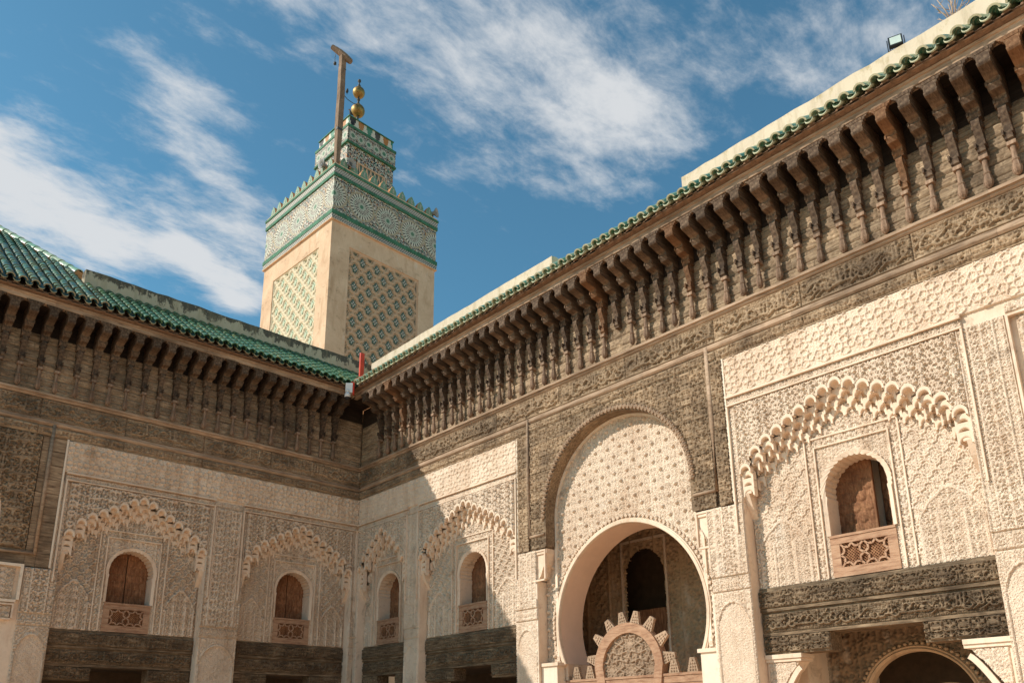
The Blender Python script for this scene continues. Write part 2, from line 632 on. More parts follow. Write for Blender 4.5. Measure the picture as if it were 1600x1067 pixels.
def raster(S, Z, strokes):
    out = np.zeros((len(Z), len(S)))
    for pts, w in strokes:
        n = len(pts)
        for i in range(n-1):
            (ax, az), (bx, bz) = pts[i], pts[i+1]
            ww = w if not isinstance(w, (list, tuple)) else w[0]+(w[1]-w[0])*i/max(1, n-2)
            m = ww*1.25
            i0, i1 = np.searchsorted(S, [min(ax, bx)-m, max(ax, bx)+m])
            j0, j1 = np.searchsorted(Z, [min(az, bz)-m, max(az, bz)+m])
            if i1 <= i0 or j1 <= j0:
                continue
            sx = S[i0:i1][None, :]
            sz = Z[j0:j1][:, None]
            dx, dz = bx-ax, bz-az
            L2 = dx*dx+dz*dz+1e-12
            t = np.clip(((sx-ax)*dx+(sz-az)*dz)/L2, 0, 1)
            d = np.hypot(sx-ax-t*dx, sz-az-t*dz)
            h = 1-sstep(ww*0.72, ww*1.08, d)
            sub = out[j0:j1, i0:i1]
            np.maximum(sub, h, out=sub)
    return out


REL = 1.5

# ---- arabesque tiles: scrolling stems and leaves, mirrored into a repeat
TILE_N = 128


def make_arab(seed, k=3, width=0.041):
    r = random.Random(seed)
    S = Z = np.linspace(0, 1, TILE_N, endpoint=False)
    st = []
    cells = [(0.27, 0.25), (0.74, 0.52), (0.28, 0.78), (0.78, 0.06), (0.78, 1.0)][:k+2]
    for n, (cx, cz) in enumerate(cells):
        turns = r.uniform(1.25, 1.7)
        R0 = r.uniform(0.19, 0.25)
        ph = r.uniform(0, 6.28)
        sg = r.choice((-1, 1))
        pts = []
        for i in range(26):
            t = i/25
            rr = R0*(1-t)**0.75+0.02
            a = ph+sg*t*turns*2*math.pi
            pts.append((cx+rr*math.cos(a), cz+rr*math.sin(a)))
        for off in (-1, 0, 1):
            st.append(([(p[0], p[1]+off) for p in pts], (width, width*0.75)))
        for j in range(4):
            a = ph+sg*(j*0.27+0.1)*2*math.pi
            r1, r2 = R0*0.92, R0*1.5
            p = (cx+r1*math.cos(a), cz+r1*math.sin(a))
            q = (cx+r2*math.cos(a+sg*0.45), cz+r2*math.sin(a+sg*0.45))
            for off in (-1, 0, 1):
                st.append(([(p[0], p[1]+off), ((p[0]+q[0])/2, (p[1]+q[1])/2+off), (q[0], q[1]+off)], (width*1.7, width*0.6)))
    st.append(([(0.0, 0.0), (0.02, 0.5), (0.0, 1.0)], width*0.9))
    st.append(([(1.0, 0.0), (0.98, 0.5), (1.0, 1.0)], width*0.7))
    return raster(S, Z, st)


ARAB = [make_arab(s) for s in (3, 8, 21, 34)]


def samp(tile, u, v):
    """bilinear, u in [0,1] clamped, v wraps"""
    n = TILE_N
    x = np.clip(u*(n-1), 0, n-1.001)
    z = (v % 1.0)*n
    x0 = x.astype(int)
    z0 = z.astype(int) % n
    fx = x-x0
    fz = z-np.floor(z)
    z1 = (z0+1) % n
    return (tile[z0, x0]*(1-fx)*(1-fz)+tile[z0, x0+1]*fx*(1-fz)+tile[z1, x0]*(1-fx)*fz+tile[z1, x0+1]*fx*fz)


def arab(S, Z, ps, pz, k=0, s_off=0.0, z_off=0.0):
    Sg, Zg = np.meshgrid(S, Z)
    u = ((Sg-s_off)/ps) % 2
    u = np.where(u > 1, 2-u, u)
    return samp(ARAB[k % 4], u, (Zg-z_off)/pz)


def sebka(Sg, Zg, a=0.30, b=0.40, s_off=0.0):
    p = (Sg-s_off)/a
    q = Zg/b
    t1, t2 = p+q, p-q
    w = 0.062
    l1 = np.abs(((t1+w*np.sin(4*np.pi*t2)) % 1)-0.5)
    l2 = np.abs(((t2+w*np.sin(4*np.pi*t1)) % 1)-0.5)
    d = np.minimum(l1, l2)
    net = 1-sstep(0.05, 0.11, d)
    net2 = 1-sstep(0.03, 0.06, np.abs(d-0.21))
    fl = np.maximum(np.cos(2*np.pi*t1), 0)*np.maximum(np.cos(2*np.pi*t2), 0)
    pet = sstep(0.25, 0.6, fl*(0.6+0.4*np.cos(4*np.arctan2(np.sin(2*np.pi*q), np.sin(2*np.pi*p)+1e-6))))
    return np.maximum(net, np.maximum(net2*0.72, pet*0.62))


# ---- interlacing star pattern (rays from the edge midpoints of a 4.8.8 tiling)
def star_segments(theta=R(62)):
    segs = []
    rin = 0.5
    oct_ = []
    c = math.tan(math.pi/8)*rin
    oc = [(rin, -c), (rin, c), (c, rin), (-c, rin), (-rin, c), (-rin, -c), (-c, -rin), (c, -rin)]

    def poly_star(P, cx, cy):
        n = len(P)
        mids, dirs = [], []
        for i in range(n):
            a, b = Vector(P[i]), Vector(P[(i+1) % n])
            m = (a+b)/2
            e = (b-a).normalized()
            inn = Vector((-e.y, e.x))
            mids.append(m)
            dirs.append((e*math.cos(theta)+inn*math.sin(theta), -e*math.cos(theta)+inn*math.sin(theta)))
        for i in range(n):
            j = (i+1) % n
            p, d = mids[i], dirs[i][0]
            q, g = mids[j], dirs[j][1]
            den = d.x*g.y-d.y*g.x
            t = ((q.x-p.x)*g.y-(q.y-p.y)*g.x)/den
            X = p+d*t
            segs.append(((p.x+cx, p.y+cy), (X.x+cx, X.y+cy)))
            segs.append(((q.x+cx, q.y+cy), (X.x+cx, X.y+cy)))
    poly_star(oc, 0, 0)
    h = 0.5-c
    sq = [(h, 0), (0, h), (-h, 0), (0, -h)]
    poly_star(sq, 0.5, 0.5)
    return segs


def make_star_tile(n=128, w=0.034):
    S = np.linspace(-0.5, 0.5, n, endpoint=False)
    segs = star_segments()
    out = []
    for (a, b) in segs:
        for ox in (-1, 0, 1):
            for oz in (-1, 0, 1):
                out.append(([(a[0]+ox, a[1]+oz), (b[0]+ox, b[1]+oz)], w))
    return raster(S, S, out)


STAR = make_star_tile()


def star(Sg, Zg, per, s_off=0.0, z_off=0.0):
    n = STAR.shape[0]
    x = (((Sg-s_off)/per+0.5) % 1)*n
    z = (((Zg-z_off)/per+0.5) % 1)*n
    x0, z0 = x.astype(int) % n, z.astype(int) % n
    x1, z1 = (x0+1) % n, (z0+1) % n
    fx, fz = x-np.floor(x), z-np.floor(z)
    return STAR[z0, x0]*(1-fx)*(1-fz)+STAR[z0, x1]*fx*(1-fz)+STAR[z1, x0]*(1-fx)*fz+STAR[z1, x1]*fx*fz


def callig(s0, s1, z0, z1, seed):
    """strokes of a cursive inscription: stems, bowls, loops, dots on a joined base line"""
    r = random.Random(seed)
    h = z1-z0
    st = []
    x = s1-0.05*h
    w = h*0.048
    base = z0+h*0.30
    while x > s0+0.5*h:
        k = r.random()
        if k < 0.34:          # stem, slightly leaning, with a foot
            lean = r.uniform(-0.06, 0.10)*h
            top = z0+h*r.uniform(0.80, 0.97)
            st.append(([(x, base), (x+lean*0.4, base+(top-base)*0.5), (x+lean, top), (x+lean-0.06*h, top-0.05*h)], w*1.15))
            st.append(([(x, base), (x-0.10*h, base-0.03*h), (x-0.2*h, base)], w))
            x -= r.uniform(0.15, 0.22)*h
        elif k < 0.58:        # bowl
            R0 = r.uniform(0.16, 0.26)*h
            pts = [(x-R0+R0*math.cos(a), base+R0*0.75*math.sin(a)) for a in np.linspace(0.25, -math.pi-0.25, 14)]
            st.append((pts, (w*0.8, w*1.25)))
            st.append(([(x-R0-0.02*h, base+0.12*h), (x-R0+0.02*h, base+0.16*h)], w*1.15))
            x -= R0*1.75
        elif k < 0.78:        # loop and tail
            R0 = r.uniform(0.07, 0.11)*h
            cz = base+R0
            pts = [(x-R0+R0*math.cos(a), cz+R0*math.sin(a)) for a in np.linspace(-1.0, 5.2, 14)]
            pts += [(x-2*R0-0.06*h, base-0.12*h), (x-2*R0-0.22*h, base-0.22*h)]
            st.append((pts, (w, w*0.8)))
            x -= 0.34*h
        else:                 # long sweep above the line
            L = r.uniform(0.35, 0.6)*h
            pts = [(x-L*t, base+0.10*h+0.34*h*math.sin(t*math.pi*0.9+0.3)) for t in np.linspace(0, 1, 9)]
            st.append((pts, (w*0.8, w*1.2)))
            st.append(([(x, base), (x-L*0.5, base-0.05*h), (x-L, base)], w))
            x -= L*0.8
    for _ in range(int((s1-s0)/h*2.6)):
        a, b = r.uniform(s0, s1), r.uniform(z0+0.05*h, z1-0.05*h)
        st.append(([(a, b), (a+0.03*h, b+0.03*h)], w*1.1))
    # thin vine behind
    xs = np.linspace(s0, s1, int((s1-s0)/h*14)+3)
    st.append(([(a, z0+h*(0.55+0.2*math.sin(a/h*5.1))) for a in xs], w*0.55))
    st.append(([(a, z0+h*(0.45-0.24*math.sin(a/h*4.3+1))) for a in xs], w*0.5))
    return st


def arch_outline(hw, zc, rad, zb, n=28, scallop=0, amp=0.0):
    """round (slightly horseshoe) arch outline from bottom left up and over to bottom right"""
    a0 = math.acos(min(1, hw/rad))
    pts = [(-hw, zb), (-hw, zc-rad*math.sin(a0))]
    m = n if not scallop else scallop*4
    for i in range(1, m):
        a = math.pi+a0-(math.pi+2*a0)*i/m
        rr = rad
        if scallop:
            rr = rad-amp*abs(math.sin(math.pi*scallop*i/m))
        pts.append((rr*math.cos(a), zc+rr*math.sin(a)))
    pts += [(hw, zc-rad*math.sin(a0)), (hw, zb)]
    return pts


def in_arch(Sg, Zg, c, hw, zc, rad, zb):
    x = np.abs(Sg-c)
    return ((x < hw) & (Zg > zb) & (Zg < zc)) | (np.hypot(x, Zg-zc) < rad) & (Zg > zb) & (Zg > zc-rad*0.45)


def sweep_outline(mb, pts, prof, smooth=False):
    """sweep a (offset-out, y) profile along an open outline in the s-z plane"""
    n = len(pts)
    rs = []
    for i, p in enumerate(pts):
        a = pts[max(0, i-1)]
        b = pts[min(n-1, i+1)]
        dx, dz = b[0]-a[0], b[1]-a[1]
        l = math.hypot(dx, dz) or 1
        nx, nz = -dz/l, dx/l
        rs.append([(p[0]+nx*o, y, p[1]+nz*o) for o, y in prof])
    mb.rings(rs, closed=True, cap=True, smooth=smooth)
    return mb


# ================================================================== ground
gm = MB().add([(-400, -400, 0), (400, -400, 0), (400, 400, 0), (-400, 400, 0)], [(0, 1, 2, 3)])
ground = gm.put('ground', 'stone_floor')
ground['kind'] = 'structure'

for nm, b in (('unseen_wall_south', (-18.7, 0.0, -27.0, -26.4)),):  # unseen courtyard wall behind the camera, added to bounce warm light and block sky
    wm = MB().box(b[0], b[1], b[2], b[3], 0, 7.3).put(nm, 'stucco_plain')
    wm['kind'] = 'structure'
    wm = MB().box(b[0]+0.01, b[1]-0.01, b[2]+0.01, b[3]-0.01, 7.302, 9.9).put(nm, 'wood')
    wm['kind'] = 'structure'

# ================================================================== wall kit
ZL0, ZL1, ZL2, ZL3 = 2.60, 2.87, 3.22, 3.55        # lintel courses
Z_ALF, Z_BAND, Z_STRAP, Z_FR = 6.42, 6.56, 6.60, 7.26
ARCH_T = ([0, .13, .25, .4, .53, .65, .78, .88, .97, 1.0], [6.33, 6.27, 6.16, 6.05, 5.94, 5.84, 5.71, 5.55, 5.30, 5.10])
REC = 0.25


def arch_top(t):
    return float(np.interp(abs(t), *ARCH_T))


def make_cell(cw, lip):
    """one muqarnas cell: an arched, hollowed niche; origin at its arch top on the front face"""
    mb = MB()
    ri, ro = cw*0.415, cw*0.5
    rz_ = ri*1.05
    zs = -0.026-rz_
    leg = zs-0.014
    m = 10
    arc_i = [(-ri*0.94, leg), (-ri, zs)]+[(ri*math.cos(math.pi*(1-i/m)), zs+rz_*math.sin(math.pi*i/m)) for i in range(1, m)]+[(ri, zs), (ri*0.94, leg)]
    n = len(arc_i)
    out = []
    for k, (x, z) in enumerate(arc_i):
        if k <= 1 or k >= n-2:
            out.append((-ro if k <= 1 else ro, leg-0.012 if k in (0, n-1) else zs))
        else:
            i = k-1
            q = math.cos(math.pi*(1-i/m))
            if lip:
                out.append((ro*q, zs+(rz_+0.045)*math.sin(math.pi*i/m)))
            else:
                out.append((ro*max(-1, min(1, q*1.5)), 0.03 if abs(q) < 0.75 else zs+(0.03-zs)*(1-abs(q))/0.25))
    yf = -0.010 if lip else -0.004
    mb.add([(x, yf, z) for x, z in out]+[(x, yf, z) for x, z in arc_i], [(i, i+1, n+i+1, n+i) for i in range(n-1)])

    def shrink(f, y, dz):
        return [(x*f, y, (leg if k in (0, n-1) else zs+(z-zs)*f-dz) if z <= zs+1e-6 or True else z) for k, (x, z) in enumerate(arc_i)]
    a1 = shrink(0.88, yf+0.004, 0.0)
    a2 = shrink(0.80, 0.018, 0.006)
    mb.add([(x, yf, z) for x, z in arc_i]+a1+a2, [(j*n+i, j*n+i+1, (j+1)*n+i+1, (j+1)*n+i) for j in (0, 1) for i in range(n-1)])
    rows = [a2, shrink(0.78, 0.065, 0.004), shrink(0.66, 0.105, 0.01), shrink(0.0, 0.12, 0.02)]
    V = [p for r_ in rows for p in r_]
    mb.add(V, [(k*n+i, k*n+i+1, (k+1)*n+i+1, (k+1)*n+i) for k in range(3) for i in range(n-1)], True)
    mb.add([(x, yf, z) for x, z in out]+[(x, 0.09, z) for x, z in out], [(i, n+i, n+i+1, i+1) for i in range(n-1)])
    for sg in (-1, 1):
        x0, x1 = sg*ri*0.94, sg*ro
        mb.add([(x0, yf, leg), (x1, yf, leg-0.012), (x1, 0.085, leg-0.012), (x0, 0.085, leg), (x1*0.97, 0.03, leg-0.032)],
               [(0, 1, 4), (1, 2, 4), (2, 3, 4), (3, 0, 4)])
    return mb.mesh('muqarnas_cell', 'stucco_plain')


CELLS = {}


def cell_mesh(cw, lip):
    k = (round(cw, 3), lip)
    if k not in CELLS:
        CELLS[k] = make_cell(cw, lip)
    return CELLS[k]


# ---- window pieces (shared meshes; origin at window centre s=0, absolute z and y)
WHW, WZC, WRAD, WZB = 0.43, 4.80, 0.45, 4.15
SH_Y = 0.57


def window_surround_mesh():
    mb = MB()
    o = arch_outline(WHW, WZC, WRAD, WZB, scallop=21, amp=0.020)
    n = len(o)
    # reveal with ribs running into the wall
    V = [(a, REC-0.030, b) for a, b in o]+[(a, SH_Y+0.06, b) for a, b in o]
    mb.add(V, [(i, i+1, n+i+1, n+i) for i in range(n-1)])
    # lip
    plain = arch_outline(WHW, WZC, WRAD, WZB, n=84)
    big = arch_outline(WHW+0.055, WZC, WRAD+0.06, WZB, scallop=27, amp=0.016)
    m = min(len(o), 80)

    def res(P, k):
        L = [0]
        for i in range(1, len(P)):
            L.append(L[-1]+math.dist(P[i], P[i-1]))
        t = np.linspace(0, L[-1], k)
        return list(zip(np.interp(t, L, [p[0] for p in P]), np.interp(t, L, [p[1] for p in P])))
    oi = o
    bo = res(big, n)
    V = [(a, REC-0.030, b) for a, b in oi]+[(a, REC-0.052, b) for a, b in bo]+[(a, REC+0.01, b) for a, b in bo]
    mb.add(V, [(n+i, n+i+1, i+1, i) for i in range(n-1)]+[(2*n+i, 2*n+i+1, n+i+1, n+i) for i in range(n-1)])
    return mb.mesh('window', 'stucco_plain')


def leaf_fn(c):
    def fn(S, Z):
        Sg, Zg = np.meshgrid(S, Z)
        # overlapping carved petals
        pz = 0.155
        row = np.floor(Zg/pz)
        x = (Sg-c)/0.19+0.5*(row % 2)
        u = (x % 1)-0.5
        v = (Zg/pz) % 1
        d = np.hypot(u*1.0, (v-0.55)*0.8)
        h = 0.012*(1-sstep(0.25, 0.5, d))+0.010*np.abs(np.sin(3*np.pi*(u+v)))*(d < 0.42)
        edge = np.minimum(np.abs(Sg-S[0]), np.abs(Sg-S[-1])) < 0.028
        return np.where(edge, 0.014, h)
    return fn


def shutter_mesh(s0, s1, full=True):
    res_ = 0.0115
    S = np.linspace(s0, s1, int((s1-s0)/res_))
    Z = np.linspace(WZB-0.02, WZC+WRAD+0.03, 96)
    H = leaf_fn(0.0)(S, Z)
    Sg, Zg = np.meshgrid(S, Z)
    V = np.stack([Sg, -H, Zg], -1).reshape(-1, 3)
    ns, nz = len(S), len(Z)
    I = np.arange(ns*nz).reshape(nz, ns)
    F = np.stack([I[:-1, :-1], I[:-1, 1:], I[1:, 1:], I[1:, :-1]], -1).reshape(-1, 4)
    K = (np.hypot(Sg, Zg-WZC) < WRAD+0.03) | (Zg < WZC)
    F = F[K.ravel()[F].all(1)]
    # a back sheet gives the leaf its thickness
    V2 = V.copy()
    V2[:, 1] = 0.035
    F2 = F[:, ::-1]+len(V)
    sides = []
    for col in (0, ns-1):
        a = I[:-1, col]
        b = I[1:, col]
        q = np.stack([a, b, b+len(V), a+len(V)], -1)
        sides.append(q if col == 0 else q[:, ::-1])
    me = new_mesh('shutter', np.vstack([V, V2]), np.vstack([F, F2]+sides), False)
    me.materials.append(MATS['wood_shutter'])
    return me


def balustrade_mesh():
    mb = MB()
    y0, y1 = REC-0.035, REC+0.06
    z0, z1 = 3.565, 4.15
    mb.box(-0.455, 0.455, y0-0.012, y1, z1-0.035, z1)           # hand rail
    mb.box(-0.455, 0.455, y0, y1, z1-0.125, z1-0.037)
    mb.box(-0.455, 0.455, y0, y1, z0, z0+0.13)
    mb.box(-0.455, -0.33, y0+0.003, y1, z0+0.132, z1-0.127)
    mb.box(0.33, 0.455, y0+0.003, y1, z0+0.132, z1-0.127)
    mb.cur = 1
    a0, a1, b0, b1 = -0.33, 0.33, z0+0.13, z1-0.125
    mb.box(a0, a1, REC+0.10, REC+0.12, b0, b1)
    w, h = a1-a0, b1-b0
    sp = 0.042
    k = -h
    while k < w:
        for sg in (1, -1):
            # line s = k + t, clipped to the opening
            t0, t1 = max(0, -k), min(h, w-k)
            if t1-t0 > 0.03:
                if sg == 1:
                    p, q = (a0+k+t0, b0+t0), (a0+k+t1, b0+t1)
                else:
                    p, q = (a0+k+t0, b1-t0), (a0+k+t1, b1-t1)
                mb.bar(p, q, 0.013, REC-0.004+0.01*(sg > 0), REC+0.02+0.01*(sg > 0))
        k += sp
    mb.cur = 0
    for cx in (-0.165, 0.165):
        cz = (b0+b1)/2
        P = []
        for i in range(16):
            a = i*math.pi/8
            rr = 0.158 if i % 2 == 0 else 0.115
            P.append((cx+rr*math.cos(a), cz+rr*math.sin(a)))
        for i in range(16):
            mb.bar(P[i], P[(i+1) % 16], 0.026, REC-0.030, REC-0.002)
        for i in range(0, 16, 4):
            a = (i+2)*math.pi/8
            p = (cx+0.158*math.cos(a), cz+0.158*math.sin(a))
            q = (cx+0.235*math.cos(a), cz+0.235*math.sin(a))
            q = (max(a0, min(a1, q[0])), max(b0, min(b1, q[1])))
            if math.dist(p, q) > 0.02:
                mb.bar(p, q, 0.026, REC-0.026, REC-0.002)
    return mb.mesh('balustrade', ['wood_balustrade', 'wood_shutter'])


M_WIN = window_surround_mesh()
M_BAL = balustrade_mesh()
M_SL = shutter_mesh(-0.46, -0.010)
M_SR = shutter_mesh(0.010, 0.46)
M_SL2 = shutter_mesh(-0.46, 0.10)


def window(P, c, is_open=False):
    w = put('window', M_WIN, None, P, (c, 0, 0))
    put('balustrade', M_BAL, None, w)
    if not is_open:
        put('shutter', M_SL, None, w, (0, SH_Y, 0))
        put('shutter', M_SR, None, w, (0, SH_Y, 0))
    else:
        a = put('shutter', M_SL2, None, w, (0, SH_Y, 0))
        a['label'] = 'closed left leaf of the shutter'
        b = put('shutter', M_SR, None, w, (0.46-0.46*math.cos(R(38)), SH_Y+0.46*math.sin(R(38)), 0), (0, 0, R(-38)))
        b['label'] = 'half-open right leaf of the shutter'
    return w


def ridge_frame(P, name, s0, s1, z0, z1, y, w=0.022, proud=0.016, mat='stucco_plain', bottom=False):
    proud += 0.020*REL
    mb = MB()
    mb.box(s0-w, s0, y-proud, y+0.02, z0, z1+w)
    mb.box(s1, s1+w, y-proud, y+0.02, z0, z1+w)
    mb.box(s0, s1, y-proud+0.002, y+0.02, z1, z1+w)
    if bottom:
        mb.box(s0, s1, y-proud+0.002, y+0.02, z0-w, z0)
    return mb.put(name, mat, P)


def wall_box(P, s0, s1, y0, y1, z0, z1, mat='stucco_plain', name='wall_core'):
    return MB().box(s0, s1, y0, y1, z0, z1).put(name, mat, P)


def niche_height(Sg, Zg, c, hw, zb, zt):
    """lobed blind arch: returns signed measure (<0 inside)"""
    x = np.abs(Sg-c)/hw
    top = zb+(zt-zb)*(0.52+0.48*np.sqrt(np.clip(1-x, 0, 1)))+0.018*np.abs(np.sin(x*9.0))
    return np.where(x < 1, Zg-top, 1.0)


def bay(P, c, w, res, seed, is_open=False, lin_l=None, lin_r=None):
    s0, s1 = c-w/2, c+w/2
    hw = w/2
    n = int(round(w/0.185))
    n += (n+1) % 2
    cw = w/n
    zt = [arch_top((k-n//2)*cw/hw*0.985) for k in range(n)]
    ri = cw*0.44

    def sp_mask(Sg, Zg):
        k = np.clip(((Sg-s0)/cw).astype(int), 0, n-1)
        ci = s0+(k+0.5)*cw
        top = np.array(zt)[k]
        lob = top-0.035-ri+np.sqrt(np.clip(ri*ri-(Sg-ci)**2, 0, None))
        return Zg > lob

    def sp_fn(S, Z):
        Sg, Zg = np.meshgrid(S, Z)
        a = arab(S, Z, 0.19, 0.21, seed, c, 6.4)
        return 0.028*a
    hf('spandrel', P, 'stucco', s0, s1, 5.0, Z_ALF, 0.0, sp_fn, res, sp_mask)
    # muqarnas tiers
    for t, (dz, y, sh) in enumerate(((0, 0.0, 0), (0.122, 0.075, 0.5), (0.240, 0.15, 0), (0.345, 0.195, 0.5))):
        me = cell_mesh(cw, t == 0)
        for k in range(n if sh == 0 else n-1):
            x = (k+sh-n//2)*cw
            f = x/hw*0.985
            if t and abs(f) > 0.97-0.03*t:
                pass
            z = arch_top(f)-dz+rng.uniform(-0.006, 0.006)
            put('muqarnas_cell', me, None, P, (c+x, y-(0.026*REL-0.004 if t == 0 else 0.0), z))
            if t == 0:
                # steep flanks: stack further cells down to the next column's head
                nz_ = min(arch_top((x+cw)/hw*0.985), arch_top((x-cw)/hw*0.985)) if abs(x) < hw-cw else 5.02
                zz_ = z-0.118
                while zz_ > nz_+0.01:
                    put('muqarnas_cell', cell_mesh(cw, False), None, P, (c+x, y+0.02, zz_))
                    zz_ -= 0.118
    # springer consoles at both ends
    for sg, sx in ((1, s0), (-1, s1)):
        mb = MB()
        mb.box(min(sx, sx+sg*0.13), max(sx, sx+sg*0.13), 0.03, REC, 4.98, 5.06)
        mb.prism_x([(0.02, 4.985), (REC, 4.985), (REC, 4.62), (REC-0.02, 4.62), (0.10, 4.80)], min(sx, sx+sg*0.09), max(sx, sx+sg*0.09))
        mb.put('springer_console', 'stucco_plain', P)
    # recessed back wall with net-of-lozenges carving and two blind arches

    def bk_fn(S, Z):
        Sg, Zg = np.meshgrid(S, Z)
        x = np.abs(Sg-c)
        h = 0.024*sebka(Sg, Zg, 0.235, 0.30, c)
        if res < 0.011:
            h = np.maximum(h, 0.013*arab(S, Z, 0.11, 0.12, seed+2, c))
        fine = 0.017*arab(S, Z, 0.15, 0.17, seed+1, c)
        wf = (x < 0.66) & (Zg < 5.60)
        h = np.where(wf, fine, h)
        h = np.where((x < 0.52) & (Zg < 5.46), 0.012*arab(S, Z, 0.11, 0.13, seed+2, c), h)
        top = (Zg >= 5.60) & (x < 0.75)
        h = np.where(top, 0.018*arab(S, Z, 0.17, 0.16, seed, c), h)
        nc = (0.68+hw)/2
        nh = (hw-0.68)/2*0.82
        g = niche_height(Sg, Zg, nc, nh, 3.6, 4.52) if False else None
        xs = np.abs(x-nc)/nh
        ntop = 3.62+0.90*(0.50+0.50*np.sqrt(np.clip(1-xs, 0, 1)))+0.02*np.abs(np.sin(xs*8))
        inside = (xs < 1) & (Zg < ntop)
        rim = (xs < 1.06) & (np.abs(Zg-ntop) < 0.026) | (np.abs(xs-1) < 0.05) & (Zg < 4.08)
        h = np.where(inside, 0.016*arab(S, Z, 0.12, 0.15, seed+3, c+nc)+0.004, h)
        col = inside & (np.abs(xs-0.42) < 0.05) & (Zg < 4.2)
        h = np.where(rim | col, 0.026, h)
        return h

    def bk_mask(Sg, Zg):
        return ~(in_arch(Sg, Zg, c, WHW+0.012, WZC, WRAD+0.012, 3.0)) & ~((np.abs(Sg-c) < 0.44) & (Zg < 4.2))
    hf('recess_panel', P, 'stucco', s0, s1, ZL3, 6.30, REC, bk_fn, res, bk_mask)
    ridge_frame(P, 'window_frame_moulding', c-0.66, c+0.66, ZL3+0.02, 5.60, REC)
    ridge_frame(P, 'window_frame_moulding', c-0.52, c+0.52, ZL3+0.02, 5.46, REC, 0.02, 0.018)
    window(P, c, is_open)
    # lintel courses
    for i, (a, b, yo) in enumerate(((ZL2, ZL3, 0.20), (ZL1, ZL2, 0.215))):
        L0, L1 = s0, s1
        st = callig(L0+0.03, L1-0.03, a+0.06, b-0.05, seed*7+i)

        def lf(S, Z, st=st, a=a, b=b):
            if i == 0:
                h = 0.020*arab(S, Z, 0.19, 0.22, seed+i, c, a)
            else:
                h = 0.024*raster(S, Z, st)
            h = np.maximum(h, 0.010*arab(S, Z, 0.10, 0.10, seed+2, c, a))
            h[(Z < a+0.05) | (Z > b-0.045), :] = 0.0
            return h
        lf_o = hf('lintel_beam', P, 'wood_lintel', L0+0.004, L1-0.004, a, b, yo, lf, res*0.95)
        mb = MB()
        mb.box(L0+0.004, L1-0.004, yo-0.024, yo+0.10, a-0.012, a+0.030)
        mb.box(L0+0.004, L1-0.004, yo+0.010, yo+0.34, a+0.031, b-0.013)
        mb.put('lintel_moulding', 'wood_lintel', P)
    for sg, (e0, e1) in ((-1, (s0, s0+w*0.31)), (1, (s1-w*0.31, s1))):
        def lf2(S, Z):
            h = 0.018*arab(S, Z, 0.16, 0.20, seed+1, e0)
            h[(Z < ZL0+0.03), :] = 0
            return h
        hf('lintel_corbel', P, 'wood_lintel', e0+0.004, e1, ZL0, ZL1-0.013, 0.225, lf2, res)
        wall_box(P, e0+0.006, e1-0.004, 0.236, 0.55, ZL0+0.003, ZL1-0.016, 'wood_lintel', 'lintel_corbel')
    wall_box(P, s0+0.006, s1-0.006, 0.30, 0.60, ZL1-0.014, ZL1+0.1, 'wood_lintel', 'lintel_beam')


def strap_frieze(P, s0, s1, res, seed):
    def fn(S, Z):
        Sg, Zg = np.meshgrid(S, Z)
        st = star(Sg, Zg, 0.30, s0, 6.62)
        a = arab(S, Z, 0.11, 0.11, seed, s0)
        return 0.004+np.maximum(0.020*st, 0.008*a)
    hf('star_frieze', P, 'stucco_strap', s0, s1, Z_STRAP, Z_FR-0.004, 0.0, fn, res)


def alfiz(P, s0, s1, res, seed):
    """inscription band above and beside a bay, between two thin mouldings"""
    def fn(S, Z):
        return 0.014*arab(S, Z, 0.10, 0.13, seed, s0)
    hf('frame_band', P, 'stucco', s0, s1, Z_ALF+0.022, Z_BAND, 0.0, fn, res)
    mb = MB()
    q = 0.028*REL
    mb.box(s0, s1, -0.020-q, 0.03, Z_ALF, Z_ALF+0.022)
    mb.box(s0, s1, -0.016-q, 0.03, Z_BAND, Z_BAND+0.02)
    mb.box(s0, s1, -0.006-q, 0.03, Z_BAND+0.022, Z_BAND+0.038)
    for e in (s0, s1-0.024):
        mb.box(e, e+0.024, -0.014-q, 0.03, 4.4, Z_ALF-0.001)
    mb.put('frame_moulding', 'stucco_plain', P)


def pilaster(P, s0, s1, zt, res, seed, zb=0.0, zmid=3.56):
    w = s1-s0
    c = (s0+s1)/2
    wall_box(P, s0, s1, 0.006, REC+0.02, zb, zt, 'stucco_plain', 'pilaster')

    def up(S, Z):
        Sg, Zg = np.meshgrid(S, Z)
        x = np.abs(Sg-c)
        e = w/2
        a = 0.020*arab(S, Z, min(0.17, w*0.26), 0.20, seed, c)
        b = 0.016*arab(S, Z, 0.07, 0.10, seed+1, c)
        h = np.where(x > e-0.13, b, a)
        for d in (0.012, 0.14):
            h = np.where(np.abs(x-(e-d)) < 0.012, 0.022, h)
        return h
    hf('pilaster_panel', P, 'stucco', s0, s1, zmid+0.22, zt, -0.004, up, res)

    def sq(S, Z):
        return 0.015*arab(S, Z, 0.09, 0.10, seed+2, c)
    hf('pilaster_panel', P, 'stucco', s0, s1, zmid, zmid+0.215, -0.004, sq, res)

    def low(S, Z):
        Sg, Zg = np.meshgrid(S, Z)
        x = np.abs(Sg-c)/(w/2*0.86)
        top = zmid-0.62+0.45*np.sqrt(np.clip(1-x*x, 0, 1))+0.012*np.abs(np.sin(x*12))
        ins = (x < 1) & (Zg < top)
        h = np.where(ins, 0.006*sebka(Sg, Zg, 0.14, 0.14, c), 0.012*arab(S, Z, 0.10, 0.11, seed, c))
        rim = (x < 1.04) & (np.abs(Zg-top) < 0.018) | (np.abs(x-1) < 0.04) & (Zg < top)
        return np.where(rim, 0.02, h)
    hf('pilaster_panel', P, 'stucco', s0, s1, max(zb, 1.2), zmid-0.004, -0.004, low, res)


